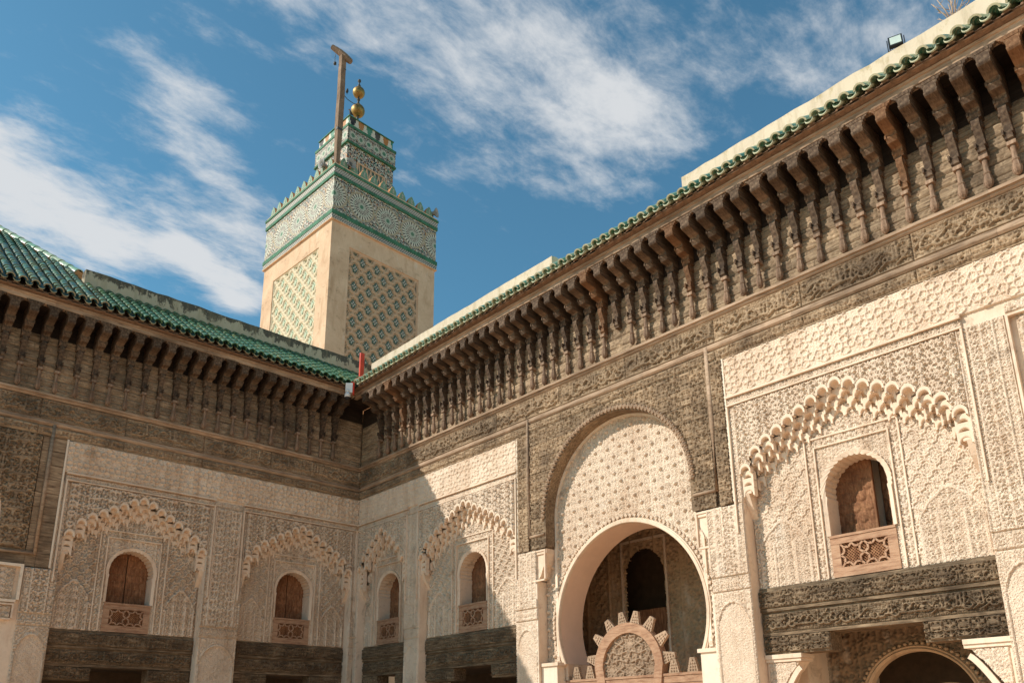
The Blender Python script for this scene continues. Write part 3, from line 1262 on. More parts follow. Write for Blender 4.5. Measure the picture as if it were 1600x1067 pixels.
# ---- wooden frieze, planks, brackets, cornice
M_BR = None


def bracket_meshes():
    mb = MB()
    w = 0.074
    prof = [(0.0, 9.715), (-0.600, 9.715), (-0.600, 9.505), (-0.588, 9.488), (-0.345, 9.432), (-0.322, 9.40), (-0.338, 9.365),
            (-0.300, 9.300), (-0.165, 9.285), (-0.150, 9.25), (-0.160, 9.20), (-0.140, 9.145), (0.0, 9.140)]
    mb.prism_x(prof, -w, w)
    # carved edge strips on the beam end
    mb.box(-w-0.006, w+0.006, -0.606, -0.56, 9.66, 9.70)
    mb.box(-w-0.004, w+0.004, -0.604, -0.50, 9.515, 9.54)
    for sg in (-1, 1):
        mb.box(sg*w-0.012, sg*w+0.012, -0.345, -0.30, 9.36, 9.415)
        mb.box(sg*0.065-0.012, sg*0.065+0.012, -0.175, -0.13, 9.19, 9.245)
        # scalloped ears that close the gap to the next beam into a little arch
        e = [(sg*w, 9.715), (sg*(w+0.087), 9.715), (sg*(w+0.066), 9.685), (sg*(w+0.046), 9.682), (sg*(w+0.038), 9.655),
             (sg*(w+0.020), 9.650), (sg*(w+0.012), 9.615), (sg*w, 9.60)]
        if sg < 0:
            e = e[::-1]
        mb.prism(e[::-1], -0.598, -0.54)
    # lower S-curved console
    pr2 = [(0.0, 9.142), (-0.150, 9.142), (-0.172, 9.10), (-0.170, 9.04), (-0.140, 8.96), (-0.105, 8.88), (-0.088, 8.79), (-0.088, 8.74),
           (-0.118, 8.735), (-0.122, 8.66), (-0.100, 8.645), (-0.095, 8.61), (0.0, 8.61)]
    mb.prism_x(pr2, -0.046, 0.046)
    for sg in (-1, 1):
        mb.box(sg*0.052-0.010, sg*0.052+0.010, -0.15, -0.03, 8.72, 8.80)
        mb.box(sg*0.052-0.012, sg*0.052+0.012, -0.12, -0.02, 9.02, 9.10)
    b = mb.mesh('bracket', 'wood_bracket')
    p = MB()
    p.box(-0.052, 0.052, -0.125, 0.0, 8.56, 8.612)
    p.lathe([(0.030, 8.57), (0.034, 8.52), (0.030, 8.50), (0.033, 8.38), (0.042, 8.365), (0.042, 8.345), (0.034, 8.335)], 0, -0.075, 8)
    p.lathe([(0.036, 8.338), (0.046, 8.30), (0.050, 8.255), (0.058, 8.250), (0.058, 8.215), (0.046, 8.17), (0.020, 8.135)], 0, -0.075, 8, False)
    return b, p.mesh('pendant', 'wood_pendant')


M_BR, M_PEND = bracket_meshes()
M_BR_RUST = M_BR.copy()
M_BR_RUST.materials.clear()
M_BR_RUST.materials.append(MATS['wood_rust'])


def eaves(P, sA, sB, first, step, count, direction, seed, res, rail=(0, 0), corn=(0, 0), soff=(0, 0)):
    """frieze, planks, brackets and cornice between sA<sB (local s)"""
    L = sB-sA
    # carved lower board, inscription boards, each a separate plank
    r = random.Random(seed)
    s = sA
    k = 0
    while s < sB-0.05:
        e = min(sB, s+r.uniform(1.5, 2.2))
        if sB-e < 0.6:
            e = sB

        def f1(S, Z, k=k):
            h = 0.016*arab(S, Z, 0.16, 0.19, k, s, 7.26)
            h[(Z < 7.30) | (Z > 7.44), :] = 0.0
            return h
        hf('frieze_plank', P, 'wood', s+0.002, e-0.002, 7.262, 7.47, -0.012-0.006*r.random(), f1, res*1.2)
        st = callig(s+0.04, e-0.04, 7.62, 7.98, seed+k)

        def f2(S, Z, st=st, k=k):
            h = 0.024*raster(S, Z, st)
            h = np.maximum(h, 0.011*arab(S, Z, 0.12, 0.14, k, s, 7.6))
            h[(Z < 7.615) | (Z > 7.985), :] = 0.016
            return h
        hf('inscription_plank', P, 'wood', s+0.002, e-0.002, 7.585, 8.005, 0.0, f2, res)
        s = e
        k += 1
    mb = MB()
    mb.box(sA, sB, 0.0145, 0.12, 7.265, 8.10)
    mb.put('frieze_backing', 'wood', P)
    # moulded rails
    s = sA
    while s < sB-0.05:
        e = min(sB, s+r.uniform(2.6, 3.6))
        if sB-e < 0.8:
            e = sB
        m = MB()
        r0, r1 = max(s+0.001, sA+rail[0]), min(e-0.001, sB-rail[1])
        c0, c1 = max(s+0.001, sA+corn[0]), min(e-0.001, sB-corn[1])
        m.prism_x([(-0.03, 7.472), (-0.055, 7.50), (-0.058, 7.53), (-0.03, 7.545), (-0.028, 7.582), (0.06, 7.582), (0.06, 7.472)], r0, r1)
        m.put('frieze_rail', 'wood_pale', P)
        m = MB()
        m.prism_x([(-0.028, 8.008), (-0.052, 8.03), (-0.055, 8.055), (-0.085, 8.062), (-0.088, 8.105), (-0.06, 8.112), (0.06, 8.112), (0.06, 8.008)], r0, r1)
        m.put('frieze_rail', 'wood_pale', P)
        m = MB()
        m.prism_x([(-0.605, 9.715), (-0.612, 9.735), (-0.612, 9.795), (-0.635, 9.802), (-0.64, 9.835), (-0.60, 9.842), (-0.5, 9.842), (-0.5, 9.715)], c0, c1)
        m.put('cornice_board', 'wood_pale', P)
        s = e
    # planks behind the brackets
    zz = 8.114
    j = 0
    while zz < 9.20:
        zn = zz+r.uniform(0.155, 0.20)
        s = sA
        while s < sB-0.05:
            e = min(sB, s+r.uniform(2.4, 3.4))
            if sB-e < 0.8:
                e = sB

            def fp(S, Z, j=j):
                return 0.008*arab(S, Z, 0.13, 0.15, j, s, 8.1)
            hf('wall_plank', P, 'wood', s, e, zz+0.002, zn-0.002, 0.008+0.004*r.random(), fp, 0.020)
            s = e
        zz = zn
        j += 1
    MB().box(sA, sB, 0.018, 0.10, 8.11, 9.20).put('plank_backing', 'wood', P)
    MB().box(sA, sB, 0.012, 0.10, 9.202, 9.715).put('plank_backing', 'wood_eave_shade', P)
    MB().box(sA+soff[0], sB-soff[1], -0.58, 0.03, 9.717, 9.75).put('soffit_board', 'wood_eave_shade', P)
    for i in range(count):
        s = direction*(first+step*i)
        if not (sA-0.02 < s < sB+0.02):
            continue
        rust = rng.random() < 0.12 and direction > 0
        b = put('bracket', M_BR_RUST if rust else M_BR, None, P, (s+rng.uniform(-.006, .006), 0.0, rng.uniform(-.004, .004)), (0, 0, rng.uniform(-.012, .012)))
        b.scale = (rng.uniform(0.92, 1.08), rng.uniform(0.97, 1.03), 1.0)
        if rng.random() < 0.03:
            continue
        p = put('pendant', M_PEND, None, b)
        p.rotation_euler = (rng.uniform(-.004, .004), rng.uniform(-.0025, .0025), 0)


# ================================================================== north wall (left, in shade)
NW = empty('courtyard_wall', 'shaded carved stucco courtyard wall on the left under dark wooden brackets', 'wall')
RN = 0.0150
REL = 2.6
N_LEFT = -10.6
for c, w, sd in ((-1.545, 2.78, 1), (-5.195, 2.81, 2)):
    bay(NW, c, w, RN, sd)
    alfiz(NW, c-w/2-0.10, c+w/2+0.10, RN, sd)
pilaster(NW, -0.155, 0.0, Z_ALF, RN, 5)
pilaster(NW, -3.79, -2.935, Z_ALF, RN, 6)
hf('frame_band', NW, 'stucco', -3.69, -3.035, Z_ALF, Z_BAND, 0.0, lambda S, Z: 0.014*arab(S, Z, 0.1, 0.13, 2, -3.3), RN)
pilaster(NW, -7.17, -6.60, 4.64, RN, 7)
hf('frame_band', NW, 'stucco', -6.742, -6.702, 4.64, Z_ALF, 0.0, lambda S, Z: 0.014*arab(S, Z, 0.06, 0.13, 2, -6.7), RN)
hf('frame_band', NW, 'stucco', -6.70, -6.60, 4.64, Z_ALF, 0.0, lambda S, Z: 0.014*arab(S, Z, 0.05, 0.13, 1, -6.65), RN)
strap_frieze(NW, -6.74, -0.0, RN*1.05, 2)
MB().box(-6.775, -6.742, -0.03, 0.05, 4.66, Z_FR+0.005).put('edge_moulding', 'stucco_white', NW)
# core behind the carving
wall_box(NW, -6.6, 0.9, 0.7, 1.05, 3.0, 9.95)
wall_box(NW, -6.6, 0.6, 0.262, 0.7, 6.25, 9.71)
wall_box(NW, -6.6, 0.3, 0.014, 0.27, Z_ALF+0.004, Z_FR+0.01)
for a, b in ((-0.15, 0.3), (-3.79, -2.935), (-7.2, -6.60)):
    wall_box(NW, a+0.002, b-0.002, REC+0.022, 0.7, 0, 6.24)
eaves(NW, N_LEFT, 0.0, 0.86, 0.3305, 31, -1, 31, RN*1.1, corn=(0, 0.645), soff=(0, 0.0))

# wooden arch surround at the far left
def scroll_wood(S, Z):
    a = arab(S, Z, 0.30, 0.34, 2, -7.2)
    b = arab(S, Z, 0.15, 0.17, 0, -7.2)
    return np.maximum(0.030*a, 0.010*b)


AC = -9.35      # centre of the left arch


def left_arch_mask(Sg, Zg):
    return ~((np.hypot(Sg-AC, Zg-5.42) < 1.66) | (np.abs(Sg-AC) < 1.66) & (Zg < 5.42))


hf('spandrel_plank', NW, 'wood', -10.6, -7.195, 4.97, 7.262, 0.03, scroll_wood, 0.017, left_arch_mask)
mb = MB()
zz = 4.97
for i in range(8):
    zn = zz+0.285
    wall_box(NW, -7.19, -7.08, 0.0, 0.08, zz+0.004, zn-0.004, 'wood', 'side_plank')
    wall_box(NW, -7.005, -6.778, -0.008, 0.08, zz+0.004-0.31*(i == 0), zn-0.004, 'wood', 'side_plank')
    zz = zn
wall_box(NW, -7.19, -7.008, 0.002, 0.08, 4.66, 4.966, 'wood', 'side_plank')
wall_box(NW, -7.69, -7.195, 0.0, 0.08, 4.66, 4.966, 'wood', 'side_plank')
MB().tube([(-7.043, -0.03, 4.88), (-7.043, -0.03, 7.5)], 0.034, 8).put('batten', 'wood_pale', NW)
MB().tube([(-7.66, -0.03, 4.90), (-7.06, -0.03, 4.90)], 0.026, 8).put('batten', 'wood_pale', NW)
wall_box(NW, -10.6, -7.7, 0.9, 1.05, 3.0, 9.95)
wall_box(NW, -7.7, -6.6, 0.07, 1.05, 4.66, 7.27, 'stucco_plain')
wall_box(NW, -10.6, -6.6, 0.11, 1.05, 7.272, 9.7, 'stucco_plain')
# impost left of the pilaster
hf('impost_panel', NW, 'stucco', -7.60, -7.30, 4.02, 4.60, 0.0, lambda S, Z: 0.015*arab(S, Z, 0.1, 0.12, 1, -7.4), RN)
ridge_frame(NW, 'impost_moulding', -7.62, -7.24, 4.0, 4.62, 0.0, 0.05, 0.03, 'stucco_white', True)
wall_box(NW, -7.66, -7.17, 0.014, 0.5, 0.0, 4.655, 'stucco_plain', 'pier')
hf('impost_panel', NW, 'stucco', -7.52, -7.28, 3.66, 3.90, 0.0, lambda S, Z: 0.015*arab(S, Z, 0.1, 0.12, 2, -7.4), RN)
ridge_frame(NW, 'impost_moulding', -7.52, -7.28, 3.66, 3.90, 0.0, 0.03, 0.02, 'stucco_plain', True)
sweep_outline(mb := MB(), [(AC+1.72*math.cos(a), 4.18+0.62*math.sin(a)) for a in np.linspace(1.5, 0.0, 12)],
              [(-0.05, -0.035), (0.05, -0.035), (0.05, 0.1), (-0.05, 0.1)])
mb.put('corbel_arch', 'stucco_white', NW)
# ground floor gallery behind the lintels
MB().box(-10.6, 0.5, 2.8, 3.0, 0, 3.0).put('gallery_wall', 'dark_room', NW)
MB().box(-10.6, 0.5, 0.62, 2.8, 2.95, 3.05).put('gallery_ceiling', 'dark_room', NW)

# ================================================================== east wall (right, in sun)
EW = empty('courtyard_wall', 'sunlit carved courtyard wall on the right with a large horseshoe arch', 'wall', (0, 0, 0), -math.pi/2)
E_END = 17.2
REL = 2.4
bay(EW, 1.15, 2.0, 0.015, 3)
bay(EW, 4.27, 3.14, 0.0135, 4)
REL = 1.5
bay(EW, 12.51, 3.22, 0.0088, 0, is_open=True)
alfiz(EW, 0.06, 2.20, 0.016, 3)
alfiz(EW, 2.62, 5.915, 0.015, 4)
alfiz(EW, 10.775, 14.215, 0.009, 0)
hf('frame_band', EW, 'stucco', 2.204, 2.616, Z_ALF, Z_BAND, 0.0, lambda S, Z: 0.014*arab(S, Z, 0.1, 0.13, 2, 2.4), 0.015)
pilaster(EW, 0.0, 0.148, Z_ALF, 0.016, 2)
pilaster(EW, 2.152, 2.698, Z_ALF, 0.015, 5)
pilaster(EW, 10.245, 10.898, 4.86, 0.0098, 6)
pilaster(EW, 14.122, 14.69, Z_ALF, 0.0090, 7)
hf('frame_band', EW, 'stucco', 5.842, 5.915, 4.88, Z_ALF, 0.0, lambda S, Z: 0.014*arab(S, Z, 0.04, 0.1, 0, 5.88), 0.014)
hf('frame_band', EW, 'stucco', 10.775, 10.898, 4.864, Z_ALF, 0.0, lambda S, Z: 0.014*arab(S, Z, 0.06, 0.12, 1, 10.83), 0.0118)
wall_box(EW, 10.775, 10.898, 0.008, 0.3, 4.865, Z_ALF+0.01, 'stucco_plain', 'pilaster')
wall_box(EW, 5.842, 5.915, 0.008, 0.3, 4.88, Z_ALF+0.01, 'stucco_plain', 'pilaster')
pilaster(EW, 5.842, 6.44, 4.88, 0.0135, 9)
strap_frieze(EW, 0.0, 5.925, 0.0145, 2)
strap_frieze(EW, 10.775, E_END, 0.0095, 3)
MB().box(5.925, 5.955, -0.026, 0.05, 4.90, Z_FR+0.003).put('edge_moulding', 'stucco_white', EW)
MB().box(10.742, 10.772, -0.026, 0.05, 4.90, Z_FR+0.003).put('edge_moulding', 'stucco_white', EW)
# next bay, cut by the edge of the photograph
hf('spandrel', EW, 'stucco', 14.79, E_END, 4.2, Z_ALF, 0.02, lambda S, Z: 0.022*arab(S, Z, 0.25, 0.27, 1, 15), 0.0125)
hf('recess_panel', EW, 'stucco', 14.694, E_END, 2.9, 4.19, 0.0, lambda S, Z: 0.014*arab(S, Z, 0.2, 0.22, 2, 15), 0.0125)
ridge_frame(EW, 'frame_moulding', 14.73, E_END, 4.2, Z_ALF-0.05, 0.0, 0.03, 0.03, 'stucco_plain', True)
hf('frame_band', EW, 'stucco', 14.694, E_END, Z_ALF+0.005, Z_BAND, 0.0, lambda S, Z: 0.016*arab(S, Z, 0.1, 0.13, 2, 2.4), 0.0125)
wall_box(EW, 14.694, E_END, 0.034, 0.7, 0.0, 6.44)
# cores
wall_box(EW, -0.9, 6.30, 0.262, 0.7, 6.25, 9.71)
wall_box(EW, -0.9, 6.35, 0.7, 1.05, 3.0, 9.95)
wall_box(EW, 10.38, E_END, 0.262, 0.7, 6.25, 9.71)
wall_box(EW, 10.38, E_END, 0.95, 1.25, 3.0, 9.95)
wall_box(EW, 6.30, 10.38, 0.262, 0.86, 7.0, 9.71)
for a, b in ((-0.5, 5.92), (10.78, E_END)):
    wall_box(EW, a, b, 0.014, 0.27, Z_ALF+0.004, Z_FR+0.01)
for a, b in ((-0.4, 0.148), (2.152, 2.698), (5.842, 6.44), (10.245, 10.898), (14.122, 14.69)):
    wall_box(EW, a+0.002, b-0.002, REC+0.022, 0.9, 0, 6.24)
eaves(EW, 0.0, E_END, 1.005, 0.3213, 51, 1, 77, 0.0125, rail=(0.09, 0), corn=(0.5, 0), soff=(0.585, 0))

# ---- big arch: wooden surround on the front plane
BC = 8.37
ARZ, ARR = 5.42, 1.66


def big_mask(Sg, Zg):
    return ~((np.hypot(Sg-BC, Zg-ARZ) < ARR) | (np.abs(Sg-BC) < ARR) & (Zg < ARZ))


zz = 4.88
i = 0
while zz < 7.2:
    zn = min(7.262, zz+0.30)
    if 7.262-zn < 0.12:
        zn = 7.262
    for (a, b) in ((5.958, 6.262), (6.318, BC-0.001), (BC+0.001, 10.458), (10.522, 10.738)):
        def sw(S, Z, i=i):
            x = arab(S, Z, 0.24, 0.26, 1, BC)
            return np.maximum(0.020*x, 0.009*arab(S, Z, 0.12, 0.13, 3, BC))
        hf('surround_plank', EW, 'wood', a, b, zz+0.003, zn-0.003, -0.003, sw, 0.0125, big_mask, skirt=False)
    zz = zn
    i += 1
mb = MB()
mb.box(5.958, 10.738, 0.02, 0.16, 7.12, 7.262)
for sg in (-1, 1):
    P_ = [(BC+sg*2.39, 4.885), (BC+sg*2.39, 7.12), (BC, 7.12)]
    arc = [(BC+sg*ARR*math.sin(a), ARZ+ARR*math.cos(a)) for a in np.linspace(0, math.pi/2, 18)]
    poly = P_+arc+[(BC+sg*ARR, 4.885)]
    if sg > 0:
        poly = poly[::-1]
    mb.prism(poly, 0.02, 0.155)
mb.put('surround_backing', 'wood', EW)
for x in (6.29, 10.49):
    MB().tube([(x, -0.045, 5.12), (x+rng.uniform(-.008, .008), -0.05, 6.2), (x, -0.045, 7.55)], [0.036, 0.039, 0.033], 8).put('batten', 'wood_pale', EW)
MB().tube([(6.31, -0.045, 5.14), (6.70, -0.045, 5.14)], 0.030, 8).put('batten', 'wood_pale', EW)
MB().tube([(10.06, -0.045, 5.14), (10.47, -0.045, 5.14)], 0.030, 8).put('batten', 'wood_pale', EW)
# twisted rope moulding round the arch: one carved turn after another
arcpts = [(BC+1.70*math.cos(a), ARZ+1.70*math.sin(a)) for a in np.linspace(math.pi, 0, 2)]
m = MB()
m.rings([[(-0.032, -0.045, -0.05), (0.012, -0.055, -0.05), (0.034, -0.02, -0.05), (0.02, 0.02, -0.05), (-0.03, 0.02, -0.05)],
         [(-0.044, -0.035, 0.0), (0.0, -0.062, 0.0), (0.044, -0.03, 0.0), (0.03, 0.02, 0.0), (-0.03, 0.02, 0.0)],
         [(-0.012, -0.05, 0.042), (0.026, -0.05, 0.042), (0.036, 0.0, 0.042), (0.02, 0.02, 0.042), (-0.02, 0.02, 0.042)]])
me_rope = m.mesh('rope_turn', 'wood_pale')
NR = 62
for i in range(NR):
    a = math.pi*(i+0.5)/NR
    put('rope_turn', me_rope, None, EW, (BC+1.70*math.cos(a), -0.035, ARZ+1.70*math.sin(a)), (0, -(a)+R(28), 0))
# smooth inner edge of the surround
sweep_outline(m := MB(), [(BC-ARR, 4.9), (BC-ARR, ARZ)]+[(BC-ARR*math.cos(a), ARZ+ARR*math.sin(a)) for a in np.linspace(0.05, math.pi-0.05, 48)]+[(BC+ARR, ARZ), (BC+ARR, 4.9)],
              [(-0.02, -0.045), (0.016, -0.045), (0.016, 0.24), (-0.02, 0.24)])
m.put('arch_edge', 'wood', EW)
# white fillet behind
sweep_outline(m := MB(), [(BC-1.63, 2.8), (BC-1.63, ARZ)]+[(BC-1.63*math.cos(a), ARZ+1.63*math.sin(a)) for a in np.linspace(0.05, math.pi-0.05, 48)]+[(BC+1.63, ARZ), (BC+1.63, 2.8)],
              [(-0.03, 0.20), (0.03, 0.20), (0.03, 0.26), (-0.03, 0.26)])
m.put('arch_fillet', 'stucco_white', EW)

# tympanum with bosses and the horseshoe opening
HZC, HR, HZB = 3.42, 1.585, 2.74


def horseshoe(rad, n=44, pointed=0.0):
    a0 = math.asin((HZC-HZB)/HR)
    pts = []
    for i in range(n+1):
        a = math.pi+a0-(math.pi+2*a0)*i/n
        x, z = rad*math.cos(a), rad*math.sin(a)
        if z > 0:
            z += 0.02*(z/rad)**2*(1-abs(x)/rad)*2
        pts.append((BC+x, HZC+z))
    return pts


def ty_mask(Sg, Zg):
    r_ = np.hypot(Sg-BC, Zg-HZC)
    hole = (r_ < HR+0.10) & (Zg > HZB-0.2) | (np.abs(Sg-BC) < 1.5) & (Zg < HZB)
    top = np.hypot(Sg-BC, Zg-ARZ) > 1.72
    return ~hole & ~(top & (Zg > ARZ))


def ty_fn(S, Z):
    Sg, Zg = np.meshgrid(S, Z)
    a = 0.014*arab(S, Z, 0.145, 0.165, 2, BC)
    p, q = 0.29, 0.33
    row = np.floor(Zg/(q/2))
    u = ((Sg-BC)/p+0.5*(row % 2)) % 1-0.5
    v = (Zg/(q/2)) % 1-0.5
    d = np.hypot(u*p, v*q/2)
    boss = 0.040*np.sqrt(np.clip(1-(d/0.042)**2, 0, 1))
    ring = 0.014*(1-sstep(0.004, 0.012, np.abs(d-0.060)))
    h = np.where(d < 0.070, np.maximum(boss, ring), a)
    return h


hf('tympanum', EW, 'stucco', 6.44, 10.25, 2.3, 7.14, REC, ty_fn, 0.0102, ty_mask)
# band round the opening with carved notches
m = MB()
sweep_outline(m, horseshoe(HR+0.05, 60), [(-0.04, REC-0.045), (-0.03, REC-0.06), (0.02, REC-0.06), (0.026, REC-0.045), (0.045, REC-0.045), (0.05, REC+0.01), (-0.04, REC+0.01)])
m.put('arch_band', 'stucco_plain', EW)
md = MB().box(-0.022, 0.022, -0.022, 0.0, -0.028, 0.028).mesh('band_notch', 'stucco')
ptsb = horseshoe(HR+0.145, 74)
for i, (x, z) in enumerate(ptsb):
    ang = math.atan2(z-HZC, x-BC)
    put('band_notch', md, None, EW, (x, REC-0.03, z), (0, -ang+0.4, 0))
# smooth soffit
hs = horseshoe(HR+0.012, 60)
n = len(hs)
m = MB().add([(a, REC-0.02, b) for a, b in hs]+[(a, 0.84, b) for a, b in hs], [(i, i+1, n+i+1, n+i) for i in range(n-1)], True)
m.put('arch_soffit', 'soffit_plaster', EW)
# thickness of the wall beside and above the opening
for sg in (-1, 1):
    arc = [p for p in horseshoe(HR+0.02, 60)]
    half = [p for p in arc if (p[0]-BC)*sg >= -1e-6]
    half = sorted(half, key=lambda p: math.atan2((p[0]-BC)*sg, p[1]-HZC))
    poly = [(BC, 7.1)]+half+[(BC+sg*1.50, 0.0), (BC+sg*2.06, 0.0), (BC+sg*2.06, 7.1)]
    if sg < 0:
        poly = poly[::-1]
    MB().prism(poly, REC+0.012, 0.835).put('arch_wall', 'stucco_plain', EW)
# impost blocks with scrolled corbels at both sides
for sg, x0, x1 in ((-1, 6.20, 6.70), (1, 10.02, 10.50)):
    ridge_frame(EW, 'impost_moulding', x0+(0.05 if sg > 0 else 0.0), x1-(0.05 if sg < 0 else 0), 4.30, 4.83, 0.0, 0.03, 0.0, 'stucco_plain', True)
    wall_box(EW, x0, x1, -0.012, 0.25, 4.78, 4.87, 'stucco_plain', 'impost')
    xa = x1 if sg < 0 else x0
    prof = []
    for t in np.linspace(0, 1, 9):
        prof.append((xa-(-sg)*0.26*t**1.4*1.0, 4.78-0.50*t+0.02*math.sin(t*14)))
    base = 6.44 if sg < 0 else 10.245
    poly = [(xa, 4.78)]+prof[1:]+[(base, 4.28), (base, 4.78)]
    poly = poly if sg > 0 else poly
    MB().prism(poly, 0.012, 0.24).put('corbel', 'stucco_plain', EW)
    mid = (6.33, 4.12) if sg < 0 else (10.36, 4.12)
    ridge_frame(EW, 'impost_moulding', mid[0]-0.10, mid[0]+0.10, 3.94, 4.20, 0.0, 0.025, 0.0, 'stucco_plain', True)
# white pillar stub under the right impost
MB().box(9.90, 10.24, 0.06, 0.5, 0.0, 2.70).put('pillar', 'stucco_white', EW)
MB().box(6.45, 6.84, 0.06, 0.5, 0.0, 2.70).put('pillar', 'stucco_white', EW)
MB().box(9.86, 10.26, 0.03, 0.5, 2.702, 2.76).put('pillar_cap', 'stucco_plain', EW)
MB().box(6.44, 6.88, 0.03, 0.5, 2.702, 2.76).put('pillar_cap', 'stucco_plain', EW)

for x in (6.425, 10.252):
    MB().box(x-0.022, x+0.022, -0.016, 0.02, 0.0, 3.54).put('corner_guard', 'stucco_white', EW)

# ---- room seen through the horseshoe arch
RD = 2.6
wx0, wx1 = 6.48, 7.46


def room_mask(Sg, Zg):
    return ~((Sg > wx0) & (Sg < wx1) & (Zg > 2.0) & (Zg < 4.55) | (np.hypot((Sg-(wx0+wx1)/2), (Zg-4.55)*0.8) < 0.49) & (Zg >= 4.55))


def room_fn(S, Z):
    Sg, Zg = np.meshgrid(S, Z)
    h = 0.024*arab(S, Z, 0.30, 0.40, 1, 7)
    b = np.abs(((Sg-6.95)/0.62) % 1-0.5) < 0.04
    return np.where(b, 0.035, h)


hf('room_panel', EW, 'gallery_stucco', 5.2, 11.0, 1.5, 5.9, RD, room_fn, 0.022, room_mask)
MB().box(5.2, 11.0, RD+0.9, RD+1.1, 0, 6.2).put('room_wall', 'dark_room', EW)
MB().box(5.0, 5.2, 0.84, RD+1.1, 0, 6.2).put('room_wall', 'stucco_plain', EW)
MB().box(11.0, 11.2, 0.84, RD+1.1, 0, 6.2).put('room_wall', 'stucco_plain', EW)
MB().box(5.0, 11.2, 0.84, RD+1.1, 5.9, 6.1).put('room_ceiling', 'wood_bracket', EW)
ridge_frame(EW, 'room_moulding', wx0-0.05, wx1+0.05, 1.6, 5.35, RD, 0.05, 0.05)
MB().box(wx0, wx1, RD+0.12, RD+0.18, 2.0, 3.95).put('room_shutter', 'wood_shutter', EW)

# ---- gallery behind the right bay, with its braided arch and stucco capitals
m = MB()
gz = [(12.50+0.80*math.cos(a), 1.86+0.80*math.sin(a)) for a in np.linspace(math.pi, 0, 40)]
sweep_outline(m, gz, [(-0.05, 1.46), (-0.02, 1.42), (0.0, 1.44), (0.02, 1.42), (0.05, 1.46), (0.05, 1.6), (-0.05, 1.6)])
m.put('gallery_arch', 'gallery_stucco', EW)
bead = MB().lathe([(0.012, -0.028), (0.034, 0.0), (0.012, 0.028)], n=6).mesh('arch_bead', 'gallery_stucco')
for i in range(34):
    a = math.pi*(i+0.5)/34
    put('arch_bead', bead, None, EW, (12.5+0.86*math.cos(a), 1.45, 1.86+0.86*math.sin(a)), (0, -a, 0))


def g_mask(Sg, Zg):
    return ~((np.hypot(Sg-12.5, Zg-1.86) < 0.79) | (np.abs(Sg-12.5) < 0.79) & (Zg < 1.86))


hf('gallery_panel', EW, 'gallery_shade', 10.9, 14.1, 0.8, 3.0, 1.5, lambda S, Z: 0.02*arab(S, Z, 0.2, 0.2, 2, 12.5), 0.022, g_mask)
MB().box(10.9, 14.1, 0.62, 3.2, 2.98, 3.06).put('gallery_ceiling', 'wood_bracket', EW)
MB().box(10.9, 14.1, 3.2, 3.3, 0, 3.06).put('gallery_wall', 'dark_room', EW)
m = MB()
for rr in (0.62, 0.5):
    sweep_outline(m, [(12.62+rr*math.cos(a), 1.55+rr*math.sin(a)) for a in np.linspace(math.pi, 0, 24)], [(-0.03, 2.2), (0.03, 2.2), (0.03, 2.5), (-0.03, 2.5)])
m.put('gallery_vault', 'gallery_stucco', EW)
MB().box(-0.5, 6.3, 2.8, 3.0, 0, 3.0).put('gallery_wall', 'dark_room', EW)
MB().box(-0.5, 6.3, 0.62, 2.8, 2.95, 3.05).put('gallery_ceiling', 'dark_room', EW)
for sg, sx in ((1, 10.905), (-1, 14.115)):
    m = MB()
    L0, L1 = sorted((sx, sx+sg*0.56))
    m.box(L0, L1, 0.18, 0.55, 2.535, 2.595)
    m.box(L0, L1-0.02 if sg > 0 else L1, 0.20, 0.55, 2.49, 2.533)
    prof = [(sx, 2.488)]+[(sx+sg*(0.50-0.42*t), 2.488-0.62*t**1.3-0.03*abs(math.sin(t*9.4))) for t in np.linspace(0, 1, 16)]+[(sx, 1.8)]
    m.prism(prof if sg < 0 else prof[::-1], 0.235, 0.52)
    sweep_outline(m, [(sx+sg*(0.52-0.40*t), 2.40-0.62*t**1.3) for t in np.linspace(0, 1, 14)][::sg], [(-0.035, 0.205), (0.035, 0.205), (0.035, 0.24), (-0.035, 0.24)])
    m.put('capital', 'stucco_plain', EW)
    hf('capital_panel', EW, 'stucco', L0+0.02, L1-0.08, 2.05, 2.485, 0.232, lambda S, Z: 0.012*arab(S, Z, 0.1, 0.1, 1, sx), 0.0125,
       lambda Sg, Zg: np.abs(Sg-sx) < 0.46-0.42*np.clip((2.40-Zg)/0.62, 0, 1)**0.77)

# ================================================================== carved screen standing in the arch
SC = empty('carved_screen', 'carved wooden screen with a half-round crest standing in the horseshoe arch', 'screen', (0, 0, 0), -math.pi/2)
SY = 0.30
m = MB()
m.box(6.72, 10.02, SY-0.03, SY+0.10, 2.30, 2.44)
m.box(6.72, 10.02, SY-0.045, SY+0.10, 2.41, 2.435+0.012)
m.put('rail', 'wood_balustrade', SC)
for a, b in ((6.74, 7.5), (9.1, 10.0)):
    m = MB()
    m.box(a, b, SY+0.02, SY+0.06, 0.2, 2.30)
    m.box(a, a+0.1, SY-0.02, SY+0.07, 0.2, 2.298)
    m.box(b-0.1, b, SY-0.02, SY+0.07, 0.2, 2.298)
    m.box(a+0.1, b-0.1, SY-0.018, SY+0.07, 2.15, 2.297)
    m.put('door_panel', 'wood_balustrade', SC)
LC, LZ = 8.31, 2.60
m = MB()
out = [(LC-0.66, 2.30), (LC-0.70, 2.55)]+[(LC-0.72*math.cos(a), LZ+0.72*math.sin(a)) for a in np.linspace(0.05, math.pi-0.05, 30)]+[(LC+0.70, 2.55), (LC+0.66, 2.30)]
sweep_outline(m, [(LC+(p[0]-LC)*0.90, 2.3+(p[1]-2.3)*0.93) for p in out], [(-0.085, SY-0.05), (0.085, SY-0.065), (0.085, SY+0.09), (-0.085, SY+0.09)])
m.put('crest_frame', 'wood_balustrade', SC)


